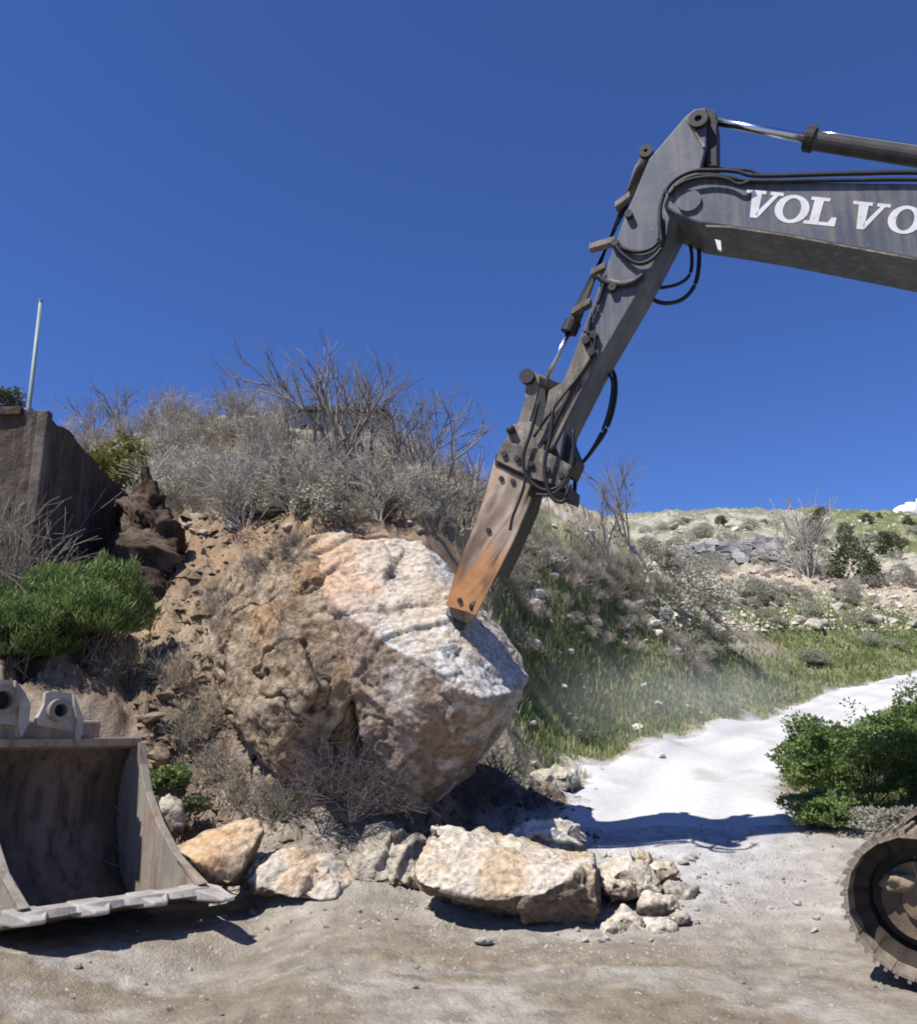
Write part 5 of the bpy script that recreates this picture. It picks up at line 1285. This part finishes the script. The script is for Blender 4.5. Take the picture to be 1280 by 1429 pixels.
def grass_pts(n, bx, cond, y0=9, y1=60, seed=0):
    r = np.random.RandomState(seed); px = r.uniform(bx[0], bx[2], n); py = r.uniform(bx[1], bx[3], n)
    q = ground_px(px, py, y0, y1); q = q[~np.isnan(q[:, 0])]
    # several blades round every hit
    q = np.repeat(q, 6, 0); sc = np.clip(q[:, 1:2] / 14, 0.6, 3) * 0.10
    q[:, :2] += r.normal(size=(len(q), 2)) * sc; q[:, 2] = HG(q[:, 0], q[:, 1])
    g = zones(q[:, 0], q[:, 1], q[:, 2]); return q[cond(g, q) > r.random_sample(len(q))]
qv = grass_pts(9000, (670, 820, 1280, 1110), lambda g, q: g['grass'] * (1 - g['road']), 10, 50, 1)
blades('grass', qv, 0.06, 0.24, 0.007, M_grass, 'green spring grass on the verge of the road', seed=2, lean=1.0)
qr = grass_pts(2500, (1060, 1000, 1280, 1190), lambda g, q: g['grass'] * (1 - g['road']), 8, 20, 3)
blades('grass', qr, 0.06, 0.22, 0.006, M_grass, 'green grass under the bushes right of the road', seed=4)
qs = grass_pts(6000, (190, 590, 980, 960), lambda g, q: 0.55 * (1 - g['road']) * (1 - g['bank']) * (1 - 0.6 * g['grass']), 11, 40, 5)
q2 = grass_pts(3500, (670, 820, 1280, 1110), lambda g, q: 0.7 * g['grass'] * (1 - g['road']), 10, 50, 11)
blades('dry_grass', q2, 0.08, 0.26, 0.007, M_straw, 'pale dry stalks in the green verge', seed=12, lean=0.7)
blades('dry_grass', qs, 0.12, 0.4, 0.008, M_straw, 'dry straw grass between the hillside shrubs', seed=6, lean=0.8)
qb = grass_pts(500, (190, 800, 480, 1180), lambda g, q: 0.6 * g['bank'], 8, 14, 7)
blades('dry_grass', qb, 0.06, 0.22, 0.006, M_straw, 'dry grass and roots on the soil bank', seed=8, lean=1.0)

# thin rock dust hanging over the verge beside the road, dense in the middle and fading to nothing at its edge
def puff(px, py, Y, r3):
    M_dust = bpy.data.materials.new('rock_dust'); M_dust.use_nodes = True
    t = M_dust.node_tree; t.nodes.remove(t.nodes['Principled BSDF']); L = t.links.new
    pv = t.nodes.new('ShaderNodeVolumePrincipled'); pv.inputs['Color'].default_value = (0.95, 0.95, 0.95, 1)
    tc = t.nodes.new('ShaderNodeTexCoord'); mp = t.nodes.new('ShaderNodeMapping'); mp.inputs['Scale'].default_value = [1 / v for v in r3]
    ln = t.nodes.new('ShaderNodeVectorMath'); ln.operation = 'LENGTH'
    mr = t.nodes.new('ShaderNodeMapRange'); mr.interpolation_type = 'SMOOTHSTEP'
    mr.inputs['From Min'].default_value = 0.95; mr.inputs['From Max'].default_value = 0.1; mr.inputs['To Min'].default_value = 0.0; mr.inputs['To Max'].default_value = 0.13
    ns = t.nodes.new('ShaderNodeTexNoise'); ns.inputs['Scale'].default_value = 0.9; ns.inputs['Detail'].default_value = 3
    n2 = t.nodes.new('ShaderNodeMapRange'); n2.inputs['From Min'].default_value = 0.3; n2.inputs['From Max'].default_value = 0.7; n2.inputs['To Min'].default_value = 0.2
    mu = t.nodes.new('ShaderNodeMath'); mu.operation = 'MULTIPLY'
    L(tc.outputs['Object'], mp.inputs['Vector']); L(mp.outputs[0], ln.inputs[0]); L(ln.outputs['Value'], mr.inputs['Value'])
    L(tc.outputs['Object'], ns.inputs['Vector']); L(ns.outputs['Fac'], n2.inputs['Value'])
    L(mr.outputs['Result'], mu.inputs[0]); L(n2.outputs['Result'], mu.inputs[1]); L(mu.outputs[0], pv.inputs['Density'])
    L(pv.outputs[0], t.nodes['Material Output'].inputs['Volume'])
    bm = bmesh.new(); bmesh.ops.create_icosphere(bm, subdivisions=3, radius=1.03)
    V = np.array([v.co[:] for v in bm.verts]); F = [tuple(v.index for v in f.verts) for f in bm.faces]; bm.free()
    c = P(px, py, Y)
    o = obj('dust', V * np.array(r3) + c, F, M_dust, smooth=True, loc=c); tag(o, 'thin pale dust drifting over the verge', None, None, 'stuff')
puff(900, 975, 14.5, (3.0, 2.2, 1.1))
puff(1020, 975, 18.0, (3.0, 2.4, 1.0))
SC.cycles.volume_step_rate = 4.0
